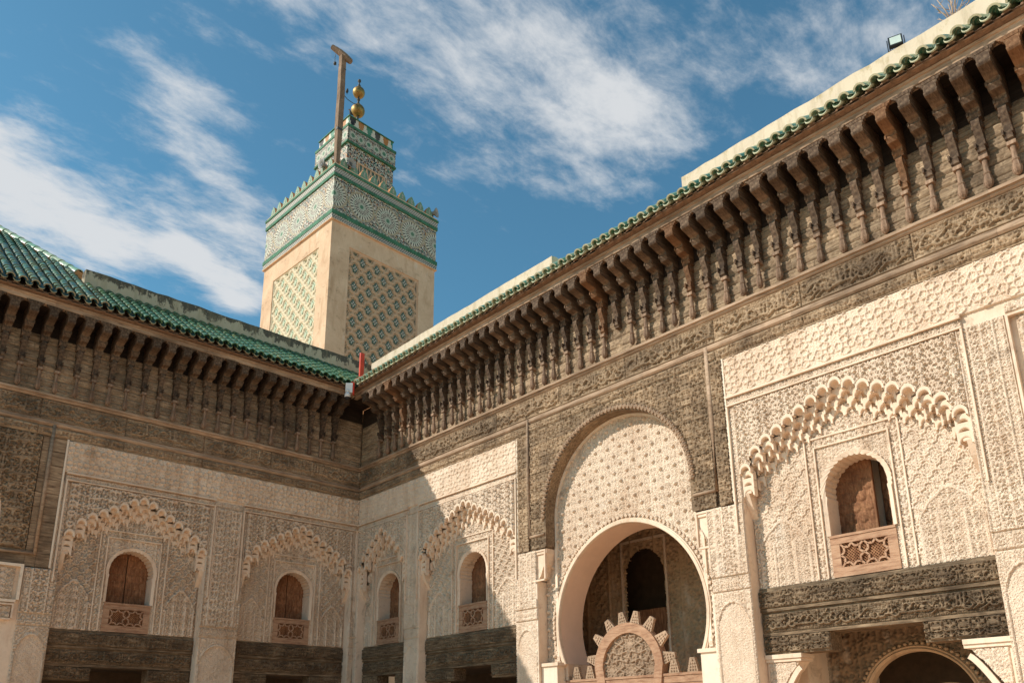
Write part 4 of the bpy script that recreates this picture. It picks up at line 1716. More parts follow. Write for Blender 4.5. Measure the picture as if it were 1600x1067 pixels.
def cr_fn(S, Z):
    Sg, Zg = np.meshgrid(S, Z)
    return np.maximum(0.04*star(Sg, Zg, 0.42, LC, 2.98), 0.02*star(Sg, Zg, 0.21, LC, 2.98))


def cr_mask(Sg, Zg):
    return (np.hypot(Sg-LC, Zg-LZ) < 0.63) & (Zg > LZ-0.02) | (np.abs(Sg-LC) < 0.6) & (Zg <= LZ)


hf('crest_panel', SC, 'wood_pale', LC-0.64, LC+0.64, 2.32, 3.25, SY+0.02, cr_fn, 0.010, cr_mask, rel=0.9)
MB().box(LC-0.6, LC+0.6, SY+0.03, SY+0.06, 2.3, 3.0).put('crest_backing', 'wood_balustrade', SC)
# stepped merlons: trapezoids with toothed sides and a carved face
mm = MB()
pl, pr = [], []
for k in range(7):
    t = k/6
    w = 0.120-0.062*t
    pl += [(-w, 0.26*t), (-w+0.012, 0.26*t+0.02)]
    pr += [(w, 0.26*t), (w-0.012, 0.26*t+0.02)]
mm.prism(pr+pl[::-1], 0.0, 0.06)
for k in range(4):
    for q in (-1, 0, 1):
        if k == 3 and q:
            continue
        x, z = q*0.055*(1-0.12*k), 0.045+k*0.062
        mm.prism([(x-0.018, z), (x, z-0.022), (x+0.018, z), (x, z+0.022)], -0.014, 0.0)
me_mer = mm.mesh('merlon', 'wood_pale')
ang = [-78, -52, -29, -8, 12, 34, 58, 82]
for a in ang:
    t = R(a)
    put('merlon', me_mer, None, SC, (LC+0.72*math.sin(t), SY-0.02, LZ+0.70*math.cos(t)), (0, t, 0), (0.92, 1, 0.84))
for x in (6.83, 7.10, 7.42, 9.22, 9.58, 9.90):
    put('merlon', me_mer, None, SC, (x, SY-0.02, 2.447), scale=(0.9, 1, 0.8))

# ================================================================== roofs
TS, TX = 0.21, 0.262          # column spacing, exposed length
SL = math.atan(0.71)
cs, sn = math.cos(SL), math.sin(SL)


def cover_mesh(mat, edge, length=0.33, r0=0.082, r1=0.066, thick=0.026):
    m = MB()
    n = 8
    rows = []
    for y, r in ((0, r0), (length*0.5, (r0+r1)/2), (length, r1)):
        rows.append([(r*math.cos(a), y, r*math.sin(a)*0.95) for a in np.linspace(math.pi, 0, n+1)])
    V = [p for q in rows for p in q]
    F = [(k*(n+1)+i, k*(n+1)+i+1, (k+1)*(n+1)+i+1, (k+1)*(n+1)+i) for k in range(2) for i in range(n)]
    m.add(V, F, True)
    # thick visible front edge
    a = rows[0]
    b = [(p[0]*(1-thick/r0), 0.0, p[2]*(1-thick/r0)) for p in a]
    c = [(p[0], 0.05, p[2]) for p in b]
    k = n+1
    m.cur = 1
    m.add(a+b+c, [(k+i, k+i+1, i+1, i) for i in range(n)]+[(2*k+i, 2*k+i+1, k+i+1, k+i) for i in range(n)])
    return m.mesh('cover_tile', [mat, edge])


def pan_geo(m, loc, length=0.33):
    n = 6
    rows = []
    for y, r in ((0, 0.060), (length, 0.072)):
        rows.append([(loc[0]+r*math.cos(a), loc[1]+y*cs, loc[2]+y*sn-r*0.9*math.sin(a)+0.0*y) for a in np.linspace(0, math.pi, n+1)])
    lo = [(p[0], p[1], p[2]-0.028) for p in rows[0]]
    lb = [(p[0], p[1]+0.25*cs, p[2]+0.25*sn) for p in lo]
    k = n+1
    m.cur = 0
    m.add(rows[0]+rows[1], [(i, i+1, k+i+1, k+i) for i in range(n)], True)
    m.cur = 1
    m.add(rows[0]+lo+lb, [(k+i, k+i+1, i+1, i) for i in range(n)]+[(2*k+i, 2*k+i+1, k+i+1, k+i) for i in range(n)], True)


def tiled_roof(P, cols, ystart, yend, z_eave, mat, individual, mesh, edge, y0=-0.8):
    """cols: list of column s; rows run up the slope"""
    pans = MB()
    rest = MB()
    cand = []
    for s in cols:
        ya, yb = ystart(s), yend(s)
        k = 0
        d0 = (ya-y0)/cs
        while True:
            d = d0+k*TX
            y, z = y0+d*cs, z_eave+d*sn
            if y > yb-0.12:
                break
            cand.append((s, y, z, k))
            pan_geo(pans, (s+TS/2, y, z+0.028))
            k += 1
    cand.sort(key=individual)
    for i, (s, y, z, k) in enumerate(cand):
        if i < 300:
            put('cover_tile', mesh, None, P, (s+rng.uniform(-.006, .006), y, z+0.035+rng.uniform(-.004, .004)), (SL+rng.uniform(-.03, .05), rng.uniform(-.09, .09), rng.uniform(-.05, .05)))
        else:
            R_ = Matrix.Rotation(SL, 3, 'X')
            V = [tuple(R_ @ Vector(v.co)+Vector((s, y, z+0.035))) for v in mesh.vertices]
            rest.add(V, [tuple(p.vertices) for p in mesh.polygons], True)
    o = pans.put('channel_tiles', [mat, edge], P)
    o['kind'] = 'stuff'
    if rest.v:
        o = rest.put('far_cover_tiles', mat, P)
        o['kind'] = 'stuff'


NRF = empty('tiled_roof', 'green glazed tile roof sloping down to the eaves of the shaded left wall', 'roof')
TILE_N_ = cover_mesh('roof_tile', 'tile_edge')
ZE = 9.945


def hip_y(u):
    return 2.05+(u-6.59)*2.23


ncols = [-(-0.72+TS*i) for i in range(53)]
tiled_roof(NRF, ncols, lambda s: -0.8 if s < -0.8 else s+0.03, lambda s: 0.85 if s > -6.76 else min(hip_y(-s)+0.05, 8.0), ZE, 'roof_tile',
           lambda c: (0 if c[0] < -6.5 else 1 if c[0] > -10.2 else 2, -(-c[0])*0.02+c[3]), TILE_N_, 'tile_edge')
# bedding under the tiles
m = MB()
for u0, u1, yb in ((-0.8, 6.74, 0.85),):
    m.add([(-u1, -0.76, ZE-0.075), (-0.70, -0.76, ZE-0.075), (0.85, 0.85, ZE+1.55*0.71+0.0), (-u1, 0.85, ZE+1.65*0.71-0.06)], [(0, 1, 2, 3)])
m.add([(-10.7, -0.76, ZE-0.075), (-6.74, -0.76, ZE-0.075), (-6.74, 2.3, ZE-0.06+3.1*0.71), (-9.2, 7.85, ZE-0.06+8.65*0.71), (-10.7, 7.85, ZE-0.06+8.65*0.71)], [(0, 1, 2, 3, 4)])
m.add([(-6.74, 2.3, ZE-0.06+3.1*0.71), (-9.2, 7.85, ZE-0.06+8.65*0.71), (-6.6, 7.85, 10.6), (-6.5, 2.3, 11.0)], [(3, 2, 1, 0)])
m.put('roof_bed', 'roof_bedding', NRF)
m = MB()
m.prism_x([(-0.60, 9.843), (-0.74, ZE-0.085), (-0.74, ZE-0.05), (-0.5, ZE+0.08), (-0.45, 9.843)], -10.6, -0.62)
m.put('eave_bed', 'roof_bedding', NRF)
# carved plaster plugs under each cover tile at the eave
plug = MB().prism([(-0.07, -0.01), (0.07, -0.01), (0.055, 0.05), (0, 0.085), (-0.055, 0.05)], -0.02, 0.03).mesh('eave_plug', 'plug_clay')
for s in ncols:
    if s < -0.85:
        put('eave_plug', plug, None, NRF, (s+TS/2, -0.72, ZE-0.085))
# hip tiles
rm = cover_mesh('ridge_tile', 'tile_edge_pale', 0.44, 0.12, 0.10, 0.02)
p0 = Vector((-6.62, 2.05, ZE+2.85*0.71+0.06))
p1 = Vector((-9.2, hip_y(9.2), ZE+(hip_y(9.2)+0.8)*0.71+0.06))
dv = (p1-p0)
ln = dv.length
dv.normalize()
q = dv.to_track_quat('Y', 'Z')
k = 0
while k*0.40 < ln:
    o = put('hip_tile', rm, None, NRF, p0+dv*(k*0.40))
    o.rotation_mode = 'QUATERNION'
    o.rotation_quaternion = q
    k += 1
m = MB()
m.tube([p0-Vector((0, 0, 0.06)), p1-Vector((0, 0, 0.06))], 0.13, 6)
m.put('hip_bed', 'terracotta', NRF)

ERF = empty('tiled_roof', 'weathered green tile edge along the top of the sunlit right wall', 'roof', (0, 0, 0), -math.pi/2)
TILE_E_ = cover_mesh('eave_tile', 'tile_edge_pale')
ecols = [0.90+TS*i for i in range(78)]
ZEE = 9.945


def e_end(s):
    return 0.62 if s < 6.3 or s > 9.8 else 1.3


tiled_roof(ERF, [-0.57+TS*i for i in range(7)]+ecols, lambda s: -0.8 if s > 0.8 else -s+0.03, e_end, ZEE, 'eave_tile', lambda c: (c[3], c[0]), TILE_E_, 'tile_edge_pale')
m = MB()
m.add([(0.7, -0.76, ZEE-0.075), (E_END, -0.76, ZEE-0.075), (E_END, 1.3, ZEE+2.1*0.71-0.06), (-0.9, 1.3, ZEE+2.1*0.71-0.06)], [(0, 1, 2, 3)])
m.put('roof_bed', 'roof_bedding', ERF)
m = MB()
m.prism_x([(-0.60, 9.843), (-0.74, ZEE-0.085), (-0.74, ZEE-0.05), (-0.5, ZEE+0.08), (-0.45, 9.843)], 0.62, E_END)
m.put('eave_bed', 'roof_bedding', ERF)
for s in ecols:
    put('eave_plug', plug, None, ERF, (s+TS/2, -0.72, ZEE-0.085))

# parapet walls standing behind the tiles
def parapet(name, label, s0, s1, y0, y1, z0, z1, mat, rz, cap=None):
    ns = max(2, int((s1-s0)/0.25))
    m = MB()
    ring = []
    r = random.Random(int(abs(s0)*10))
    rows = []
    for i in range(ns+1):
        s = s0+(s1-s0)*i/ns
        dz = r.uniform(-0.012, 0.012)
        rows.append([(s, y0+r.uniform(-.004, .004), z0), (s, y0+r.uniform(-.006, .006), z1+dz), (s, (y0+y1)/2, z1+dz+0.03), (s, y1, z1+dz), (s, y1, z0)])
    m.rings(rows)
    o = m.put(name, mat)
    o.rotation_euler.z = rz
    return o


p = parapet('parapet_wall', 'stained plaster parapet behind the green roof tiles on the left', -6.73, 0.9, 0.85, 1.15, 10.6, 11.56, 'parapet_stained', 0)
tag(p, 'lichen-stained plaster parapet behind the green tiles on the left', 'wall')
p = parapet('parapet_wall', '', -0.75, 6.40, 0.66, 0.95, 10.5, 11.56, 'parapet_cream', -math.pi/2)
tag(p, 'cream parapet beside the foot of the minaret, above the right wall', 'wall')
p = parapet('parapet_wall', '', 9.84, E_END+0.3, 0.66, 0.95, 10.5, 11.57, 'parapet_cream', -math.pi/2)
tag(p, 'cream parapet at the upper right carrying the floodlight', 'wall')
# flat roofs behind the parapets
fr = MB()
fr.box(-10.7, 9.0, 1.1, 5.4, 10.45, 10.6)
fr.box(0.92, 6.0, -E_END, 1.08, 10.45, 10.6)
fr = fr.put('flat_roof', 'stone_floor')
tag(fr, 'flat plaster roof hidden behind the parapets', 'roof')

for o in list(bpy.data.objects):
    if o.parent is None and o.get('category') in ('wall', 'roof'):
        o['kind'] = 'thing'

# ================================================================== minaret
TH = 0.05447
MN = empty('minaret', 'square minaret with lozenge panels, mosaic tile band and stepped merlons', 'minaret', (1.994, 6.0, 0), TH)
W = 4.9
LFT = (0, 0, -math.pi/2)


def on_left(o):
    o.rotation_euler.z = -math.pi/2
    return o


# shaft with recessed panel fields
PA0, PA1, PZ0, PZ1 = 0.80, 4.09, 12.6, 18.88
m = MB()
m.box(0.14, W-0.14, 0.14, W-0.14, 0, 19.9)
m.put('shaft_core', 'peach_plaster', MN)
for f in range(4):
    m = MB()
    m.box(0, PA0, 0.0, 0.138, 5, 19.72)
    m.box(PA1, W-(0.138 if f != 0 else 0.138), 0.0, 0.138, 5, 19.72)
    m.box(PA0, PA1, 0.0, 0.138, PZ1, 19.72)
    m.box(PA0, PA1, 0.0, 0.138, 5, PZ0)
    o = m.put('shaft_face', 'peach_plaster', MN)
    ang_ = f*math.pi/2
    # rotate about the centre of the square
    c_ = W/2
    o.rotation_euler.z = ang_
    o.location = (c_-(c_*math.cos(ang_)-c_*math.sin(ang_)), c_-(c_*math.sin(ang_)+c_*math.cos(ang_)), 0)
    ridge_frame_o = MB()


def face_xf(o, f):
    ang_ = f*math.pi/2
    c_ = W/2
    o.rotation_euler.z = ang_
    o.location = (c_-(c_*math.cos(ang_)-c_*math.sin(ang_)), c_-(c_*math.sin(ang_)+c_*math.cos(ang_)), 0)
    return o


# f=0: right face (towards the courtyard); f=3: left face (in the sun)
LA, LZH = 0.66, 0.735


def net_dist(Sg, Zg, a0, z0):
    p = (Sg-a0)/LA
    q = (Zg-z0)/LZH
    t1, t2 = p+q, p-q
    w = 0.055
    l1 = np.abs(((t1+w*np.sin(4*np.pi*t2)+0.5) % 1)-0.5)
    l2 = np.abs(((t2+w*np.sin(4*np.pi*t1)+0.5) % 1)-0.5)
    return np.minimum(l1, l2)


def lozenge_meshes():
    """tile lozenge with a four-petalled flower, and a plain one"""
    m = MB()
    k = 14
    P = []
    for i in range(k*2):
        a = 2*math.pi*i/(k*2)
        c, s = math.cos(a), math.sin(a)
        rr = 1/(abs(c)**0.86+abs(s)**0.86)**(1/0.86)
        P.append((0.185*rr*c*(1+0.06*math.cos(8*a)), 0.225*rr*s*(1+0.06*math.cos(8*a))))
    m.prism(P, -0.012, 0.03)
    m.cur = 1
    for i in range(4):
        a = math.pi/2*i+(0 if True else 0)
        cx, cz = 0.058*math.cos(a), 0.072*math.sin(a)-0.01
        Q = []
        for j in range(8):
            b = 2*math.pi*j/8
            u, v = 0.046*math.cos(b), 0.026*math.sin(b)
            Q.append((cx+u*math.cos(a)-v*math.sin(a), cz+u*math.sin(a)+v*math.cos(a)))
        m.prism(Q, -0.035, -0.012)
    m.cur = 2
    m.prism([(0.022*math.cos(2*math.pi*j/8), -0.01+0.022*math.sin(2*math.pi*j/8)) for j in range(8)], -0.042, -0.012)
    A_ = m.mesh('tile_lozenge', ['teal_glaze', 'white_glaze', 'iron'])
    m = MB()
    m.prism(P, -0.008, 0.03)
    m.prism([(x*0.55, z*0.6-0.02) for x, z in P], -0.03, -0.008)
    B_ = m.mesh('tile_lozenge', ['pale_green_glaze'])
    return A_, B_


LOZ_A, LOZ_B = lozenge_meshes()
for f in range(4):
    if f in (1, 2):
        o = MB().box(PA0, PA1, 0.11, 0.138, PZ0, PZ1).put('lattice_panel', 'peach_strap', MN)
        face_xf(o, f)
        continue

    def nf(S, Z):
        Sg, Zg = np.meshgrid(S, Z)
        d = net_dist(Sg, Zg, PA0+LA/2, PZ1-0.36)
        strap = 1-sstep(0.105, 0.135, d)
        groove = 1-sstep(0.016, 0.04, np.abs(d-0.05))
        thin = 1-sstep(0.02, 0.04, np.abs(d-0.20))
        h = 0.095*strap-0.03*groove*strap+0.06*thin*(1-strap)
        e = (Sg < PA0+0.05) | (Sg > PA1-0.05) | (Zg > PZ1-0.05)
        return np.where(e, 0.095, h)

    def nc_(Sg, Zg, f=f):
        d = net_dist(Sg, Zg, PA0+LA/2, PZ1-0.36)
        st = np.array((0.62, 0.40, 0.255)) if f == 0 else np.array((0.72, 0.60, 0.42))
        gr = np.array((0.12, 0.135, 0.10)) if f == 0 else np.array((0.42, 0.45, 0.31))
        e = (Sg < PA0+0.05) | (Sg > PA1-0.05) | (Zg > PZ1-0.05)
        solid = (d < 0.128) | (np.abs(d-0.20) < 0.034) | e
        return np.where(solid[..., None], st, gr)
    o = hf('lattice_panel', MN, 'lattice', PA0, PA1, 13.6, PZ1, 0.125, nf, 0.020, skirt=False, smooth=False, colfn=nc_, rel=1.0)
    face_xf(o, f)
    # lozenge tiles in every mesh of the net
    zr = PZ1-0.36-LZH/2*0
    row = 0
    z = PZ1-0.36
    while z > 13.8:
        for i in range(-1, 7):
            a = PA0+LA/2+LA*i+(LA/2)+(LA/2 if row % 2 else 0)-LA/2*1
            # centres of the meshes lie half a period off the crossings
            a = PA0+LA/2+LA/2*(1 if row % 2 == 0 else 0)+LA*i
            if PA0+0.12 < a < PA1-0.12:
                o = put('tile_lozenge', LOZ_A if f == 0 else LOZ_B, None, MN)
                ang_ = f*math.pi/2
                c_ = W/2
                loc = Vector((a-c_, 0.088-c_, 0))
                loc.rotate(Matrix.Rotation(ang_, 3, 'Z'))
                o.location = (loc.x+c_, loc.y+c_, z)
                o.rotation_euler.z = ang_
        z -= LZH/2
        row += 1

# ---- mosaic band: colours belong to the glazed tile pieces
HASHC = np.array([(0.55, 0.53, 0.46), (0.02, 0.02, 0.02), (0.05, 0.20, 0.13), (0.02, 0.02, 0.02), (0.42, 0.22, 0.07), (0.02, 0.02, 0.025), (0.05, 0.09, 0.12), (0.30, 0.11, 0.05)])
WHITE = np.array((0.62, 0.565, 0.455))
BLACK = np.array((0.018, 0.018, 0.02))
GREEN = np.array((0.06, 0.17, 0.10))
PALE = np.array((0.40, 0.42, 0.33))


def mosaic(Sg, Zg, per=0.16):
    ix = np.floor(Sg/per*2).astype(int)
    iz = np.floor(Zg/per*2).astype(int)
    hsh = (ix*7349+iz*9151+(ix*iz)*31) % 8
    col = HASHC[hsh]
    st = star(Sg, Zg, per)
    return np.where((st > 0.45)[..., None], WHITE, col)


def rosette(col, Sg, Zg, cs_, cz, R0=0.60):
    dx, dz = Sg-cs_, Zg-cz
    r = np.hypot(dx, dz)
    a = np.arctan2(dz, dx)
    n = 24
    ph = (a/(2*math.pi)*n) % 1
    ins = r < R0
    ring1 = (r < 0.085)
    c2 = col.copy()
    sel = ins & (r >= 0.52)
    c2[sel] = np.where(((ph[sel]*2 % 1) < 0.5)[:, None], PALE, np.array((0.35, 0.20, 0.08)))
    sel = ins & (r < 0.52) & (r >= 0.40)
    c2[sel] = np.where((np.abs(ph[sel]-0.5) < 0.22)[:, None], BLACK, WHITE)
    sel = ins & (r < 0.40) & (r >= 0.34)
    c2[sel] = PALE
    sel = ins & (r < 0.34) & (r >= 0.16)
    c2[sel] = np.where((np.abs(ph[sel]-0.5) < 0.25)[:, None], BLACK, WHITE)
    sel = ins & (r < 0.16)
    c2[sel] = PALE
    c2[ring1] = GREEN
    return c2


def colour_sheet(name, s0, s1, z0, z1, y, fn, res, mat='zellij'):
    ns, nz = max(2, int((s1-s0)/res)), max(2, int((z1-z0)/res))
    S = np.linspace(s0, s1, ns+1)
    Z = np.linspace(z0, z1, nz+1)
    Sg, Zg = np.meshgrid(S, Z)
    V = np.stack([Sg, np.full_like(Sg, y), Zg], -1).reshape(-1, 3)
    I = np.arange((ns+1)*(nz+1)).reshape(nz+1, ns+1)
    F = np.stack([I[:-1, :-1], I[:-1, 1:], I[1:, 1:], I[1:, :-1]], -1).reshape(-1, 4)
    me = new_mesh(name, V, F)
    Sc, Zc = np.meshgrid((S[1:]+S[:-1])/2, (Z[1:]+Z[:-1])/2)
    C = fn(Sc, Zc).reshape(-1, 3)
    C = np.repeat(np.hstack([C, np.ones((len(C), 1))]), 4, 0)
    at = me.color_attributes.new('Col', 'FLOAT_COLOR', 'CORNER')
    at.data.foreach_set('color', C.astype(np.float32).ravel())
    me.materials.append(MATS[mat])
    return me


def band_fn(Sg, Zg):
    col = mosaic(Sg, Zg, 0.15).copy()
    for c in (0.0, 1.235, 2.47, 3.70, 4.90):
        col = rosette(col, Sg, Zg, c, 20.81)
    return col


def braid_fn(z0, h):
    def fn(Sg, Zg):
        u = Sg/0.10
        v = (Zg-z0)/h
        k = (np.abs(((u+v*1.6) % 1)-0.5) < 0.16) | (np.abs(((u-v*1.6) % 1)-0.5) < 0.16)
        return np.where(k[..., None], BLACK*2+0.03, np.array((0.50, 0.46, 0.38)))
    return fn


me_band = colour_sheet('mosaic_band', -0.03, W+0.03, 20.08, 21.55, -0.03, band_fn, 0.022)
me_br1 = colour_sheet('braid_band', -0.06, W+0.06, 19.70, 19.905, -0.06, braid_fn(19.7, 0.2), 0.02)
me_br2 = colour_sheet('braid_band', -0.07, W+0.07, 21.68, 21.92, -0.07, braid_fn(21.68, 0.24), 0.02)
for f in range(4):
    face_xf(put('mosaic_band', me_band, None, MN), f)
    face_xf(put('braid_band', me_br1, None, MN), f)
    face_xf(put('braid_band', me_br2, None, MN), f)
for z0, z1, d, mt in ((19.68, 19.71, 0.075, 'peach_plaster'), (19.905, 20.08, 0.075, 'green_glaze'), (21.55, 21.68, 0.075, 'green_glaze'),
                      (21.92, 22.02, 0.10, 'green_glaze'), (22.02, 22.10, 0.06, 'peach_plaster')):
    MB().box(-d, W+d, -d, W+d, z0, z1).put('green_course' if mt == 'green_glaze' else 'plaster_course', mt, MN)
MB().box(-0.022, W+0.022, -0.022, W+0.022, 19.72, 21.91).put('band_core', 'peach_plaster', MN)

# merlons
mat_plain('merlon_glaze', (0.18, 0.29, 0.19), 0.6, 0.35, scale=12, spec=0.2)
m = MB()
half = [(0.165, 0.0), (0.172, 0.10), (0.155, 0.13), (0.160, 0.20), (0.125, 0.235), (0.120, 0.28), (0.075, 0.32), (0.06, 0.37), (0.0, 0.43)]
poly = half+[(-x, z) for x, z in half[:-1]][::-1]
n = len(poly)
V = [(a, -0.08, b) for a, b in poly]+[(a, 0.10, b) for a, b in poly]
m.add(V, [tuple(range(n)), tuple(range(2*n-1, n-1, -1))])
m.cur = 1
m.add(V, [(i, n+i, n+(i+1) % n, (i+1) % n) for i in range(n)])
m.cur = 2
m.prism([(-0.055, 0.10), (0.055, 0.10), (0.0, 0.16)], -0.09, -0.08)
m.prism([(-0.022, 0.17), (0.022, 0.17), (0.03, 0.24), (0, 0.30), (-0.03, 0.24)], -0.09, -0.08)
me_ml = m.mesh('merlon', ['merlon_glaze', 'terracotta', 'white_glaze'])
for f in range(4):
    for i in range(10):
        a = 0.36+0.465*i
        loc = Vector((a-W/2, 0.06-W/2, 0))
        loc.rotate(Matrix.Rotation(f*math.pi/2, 3, 'Z'))
        put('merlon', me_ml, None, MN, (loc.x+W/2, loc.y+W/2, 22.1), (0, 0, f*math.pi/2))

# lantern
LO, LW = 1.30, 2.30
def lant_fn(Sg, Zg):
    return mosaic(Sg, Zg, 0.17)


def lant_top(Sg, Zg):
    col = mosaic(Sg, Zg, 0.13).copy()*0.75
    for i in range(6):
        col = rosette(col, Sg, Zg, 0.2+0.39*i, 25.0, 0.20)
    return col


def lant_par(Sg, Zg):
    u = (Sg % 0.42)/0.42
    v = (Zg-25.46)/0.44
    k = np.floor(Sg/0.42).astype(int) % 3
    stepw = 0.16+0.28*np.floor(np.clip(v, 0, 0.999)*3)/3
    ins = (np.abs(u-0.5) < stepw) & (v > 0.18)
    cols = np.array([(0.02, 0.02, 0.025), (0.42, 0.17, 0.05), (0.03, 0.2, 0.13)])[k]
    return np.where(ins[..., None], cols, WHITE)


ln_parts = [colour_sheet('lantern_mosaic', 0, LW, 21.9, 24.60, -0.004, lant_fn, 0.03),
            colour_sheet('lantern_band', -0.06, LW+0.06, 24.66, 25.34, -0.06, lant_top, 0.022),
            colour_sheet('lantern_parapet', 0.04, LW-0.04, 25.46, 25.93, 0.04, lant_par, 0.025)]
MB().box(LO, LO+LW, LO, LO+LW, 21.9, 24.6).put('lantern_core', 'peach_plaster', MN)
MB().box(LO-0.055, LO+LW+0.055, LO-0.055, LO+LW+0.055, 24.6, 25.40).put('lantern_core', 'peach_plaster', MN)
MB().box(LO+0.045, LO+LW-0.045, LO+0.045, LO+LW-0.045, 25.40, 25.92).put('lantern_core', 'peach_plaster', MN)
for f in range(4):
    for me_ in ln_parts:
        o = put(me_.name.split('.')[0], me_, None, MN)
        ang_ = f*math.pi/2
        v0 = Vector((-LW/2, -LW/2, 0))
        v0.rotate(Matrix.Rotation(ang_, 3, 'Z'))
        o.location = (LO+LW/2+v0.x, LO+LW/2+v0.y, 0)
        o.rotation_euler.z = ang_
for z0, z1, d, mt in ((24.58, 24.66, 0.09, 'green_glaze'), (25.34, 25.46, 0.08, 'green_glaze'), (25.93, 25.97, 0.0, 'green_glaze')):
    MB().box(LO-d, LO+LW+d, LO-d, LO+LW+d, z0, z1).put('green_course', mt, MN)
# small lattice window on the lantern
for f in (0, 3):
    m = MB()
    for i in range(7):
        m.bar((0.52+0.2*i, 22.6), (0.52+0.2*i+0.25, 23.84), 0.05, 0, 0.04)
        m.bar((0.52+0.2*i+0.1, 22.6), (0.52+0.2*i-0.15, 23.84), 0.05, 0.01, 0.05)
    m.box(0.46, 0.52, -0.02, 0.05, 22.6, 23.9)
    m.box(1.80, 1.86, -0.02, 0.05, 22.6, 23.9)
    m.box(0.52, 1.80, -0.018, 0.05, 23.84, 23.9)
    m.cur = 1
    m.box(0.5, 1.84, 0.012, 0.02, 22.6, 23.88)
    o = m.put('lantern_window', ['peach_strap', 'teal_glaze'], MN)
    v0 = Vector((-LW/2, -LW/2-0.03, 0))
    v0.rotate(Matrix.Rotation(f*math.pi/2, 3, 'Z'))
    o.location = (LO+LW/2+v0.x, LO+LW/2+v0.y, 0)
    o.rotation_euler.z = f*math.pi/2
# finial: brass balls on a spindle
fc = LO+LW/2
def ball(z, r):
    return [(max(0.01, r*math.sin(t)), z-r*math.cos(t)) for t in np.linspace(0.06, math.pi-0.06, 14)]


MB().lathe(ball(27.58, 0.30), fc, fc, 20).put('brass_ball', 'brass', MN)
MB().lathe(ball(28.55, 0.265), fc, fc, 20).put('brass_ball', 'brass', MN)
MB().lathe([(0.10, 25.9), (0.05, 27.0), (0.055, 27.86), (0.085, 27.9), (0.085, 27.95), (0.05, 27.98), (0.045, 28.12), (0.075, 28.15), (0.075, 28.2), (0.04, 28.24), (0.04, 28.8),
            (0.075, 28.84), (0.075, 28.92), (0.035, 28.98), (0.03, 29.1), (0.075, 29.14), (0.07, 29.22), (0.02, 29.24)], fc, fc, 10).put('spindle', 'iron', MN)
# stub of a beam on the left face
m = MB()
m.box(-0.55, 0.02, 2.55, 2.65, 20.35, 20.43)
m.put('beam_stub', 'wood_post', MN, rot=(0, R(8), R(-6)))

# ================================================================== things on the minaret
def mloc(x, y, z):
    c, s = math.cos(TH), math.sin(TH)
    return (1.994+c*x-s*y, 6.0+s*x+c*y, z)


post = empty('wooden_post', 'weathered wooden gallows post rising from the front corner of the minaret', 'post', mloc(0.16, 0.16, 22.1), TH)
m = MB()
rows = []
for i in range(12):
    t = i/11
    z = 0.0+5.15*t
    w = 0.125-0.02*t if t > 0.35 else 0.075+0.12*t
    j = rng.uniform(-.008, .008)
    rows.append([(-w+j-0.02*t, -w, z), (w+j-0.02*t, -w*0.9, z), (w+j-0.02*t, w, z), (-w+j-0.02*t, w*0.9, z)])
m.rings(rows)
m.put('pole', 'wood_post', post)
m = MB()
m.tube([(-0.34, 0.30, 5.62), (-0.1, 0.1, 5.38), (0.06, -0.08, 5.12), (0.22, -0.22, 4.92)], [0.10, 0.13, 0.14, 0.11], 6, False)
m.put('crossbeam', 'wood_post', post)
m = MB()
m.tube([(-0.22, 0.22, 5.3), (-0.235, 0.22, 5.05), (-0.22, 0.22, 4.9)], 0.012, 5)
m.lathe([(0.02, 4.76), (0.06, 4.80), (0.06, 4.88), (0.02, 4.92)], -0.22, 0.22, 8)
m.tube([(-0.08, 0.08, 5.1), (-0.1, 0.1, 4.8), (-0.07, 0.06, 4.6)], 0.03, 5)
m.put('pulley', 'iron', post)
m = MB()
for z in (1.45, 3.4, 4.5):
    m.box(-0.10, 0.10, -0.10, 0.10, z, z+0.05)
m.box(-0.14, 0.08, -0.115, -0.02, 1.62, 1.72)
m.put('strap', 'iron', post)
cb = MB()
a, b = Vector(mloc(0.22, 0.2, 25.6)), Vector(mloc(fc, fc, 27.9))
cb.tube([a, a.lerp(b, 0.35)-Vector((0, 0, 0.12)), a.lerp(b, 0.7)-Vector((0, 0, 0.1)), b], 0.016, 5)
tag(cb.put('stay_wire', 'iron'), 'dark wire running from the wooden post to the brass finial', 'wire')


def loudspeaker(loc, rz, label):
    e = empty('loudspeaker', label, 'loudspeaker', loc, rz, 'loudspeakers on the minaret')
    m = MB()
    prof = [(0.05, -0.30), (0.06, -0.12), (0.10, 0.0), (0.20, 0.10), (0.205, 0.12), (0.19, 0.12), (0.10, 0.02), (0.03, -0.02)]
    n = 16
    rs = [[(r*math.cos(2*math.pi*i/n), -z, r*math.sin(2*math.pi*i/n)) for i in range(n)] for r, z in prof]
    m.rings(rs, smooth=True)
    m.put('horn', 'grey_metal', e)
    m = MB()
    m.rings([[(r*math.cos(2*math.pi*i/10), -z, r*math.sin(2*math.pi*i/10)) for i in range(10)] for r, z in ((0.075, -0.02), (0.07, 0.05), (0.03, 0.09))], smooth=True)
    m.put('driver', 'dark_grille', e)
    MB().box(-0.03, 0.03, 0.05, 0.11, -0.30, 0.02).put('mount', 'iron', e)


loudspeaker(mloc(-0.05, 0.75, 22.42), TH-math.pi/2, 'grey horn loudspeaker on the sunlit side beside the wooden post')
loudspeaker(mloc(0.62, -0.02, 22.40), TH+0.2, 'grey horn loudspeaker on the shaded side just right of the wooden post')
loudspeaker(mloc(W-0.08, -0.02, 22.36), TH+0.5, 'grey horn loudspeaker at the right end of the row of merlons')


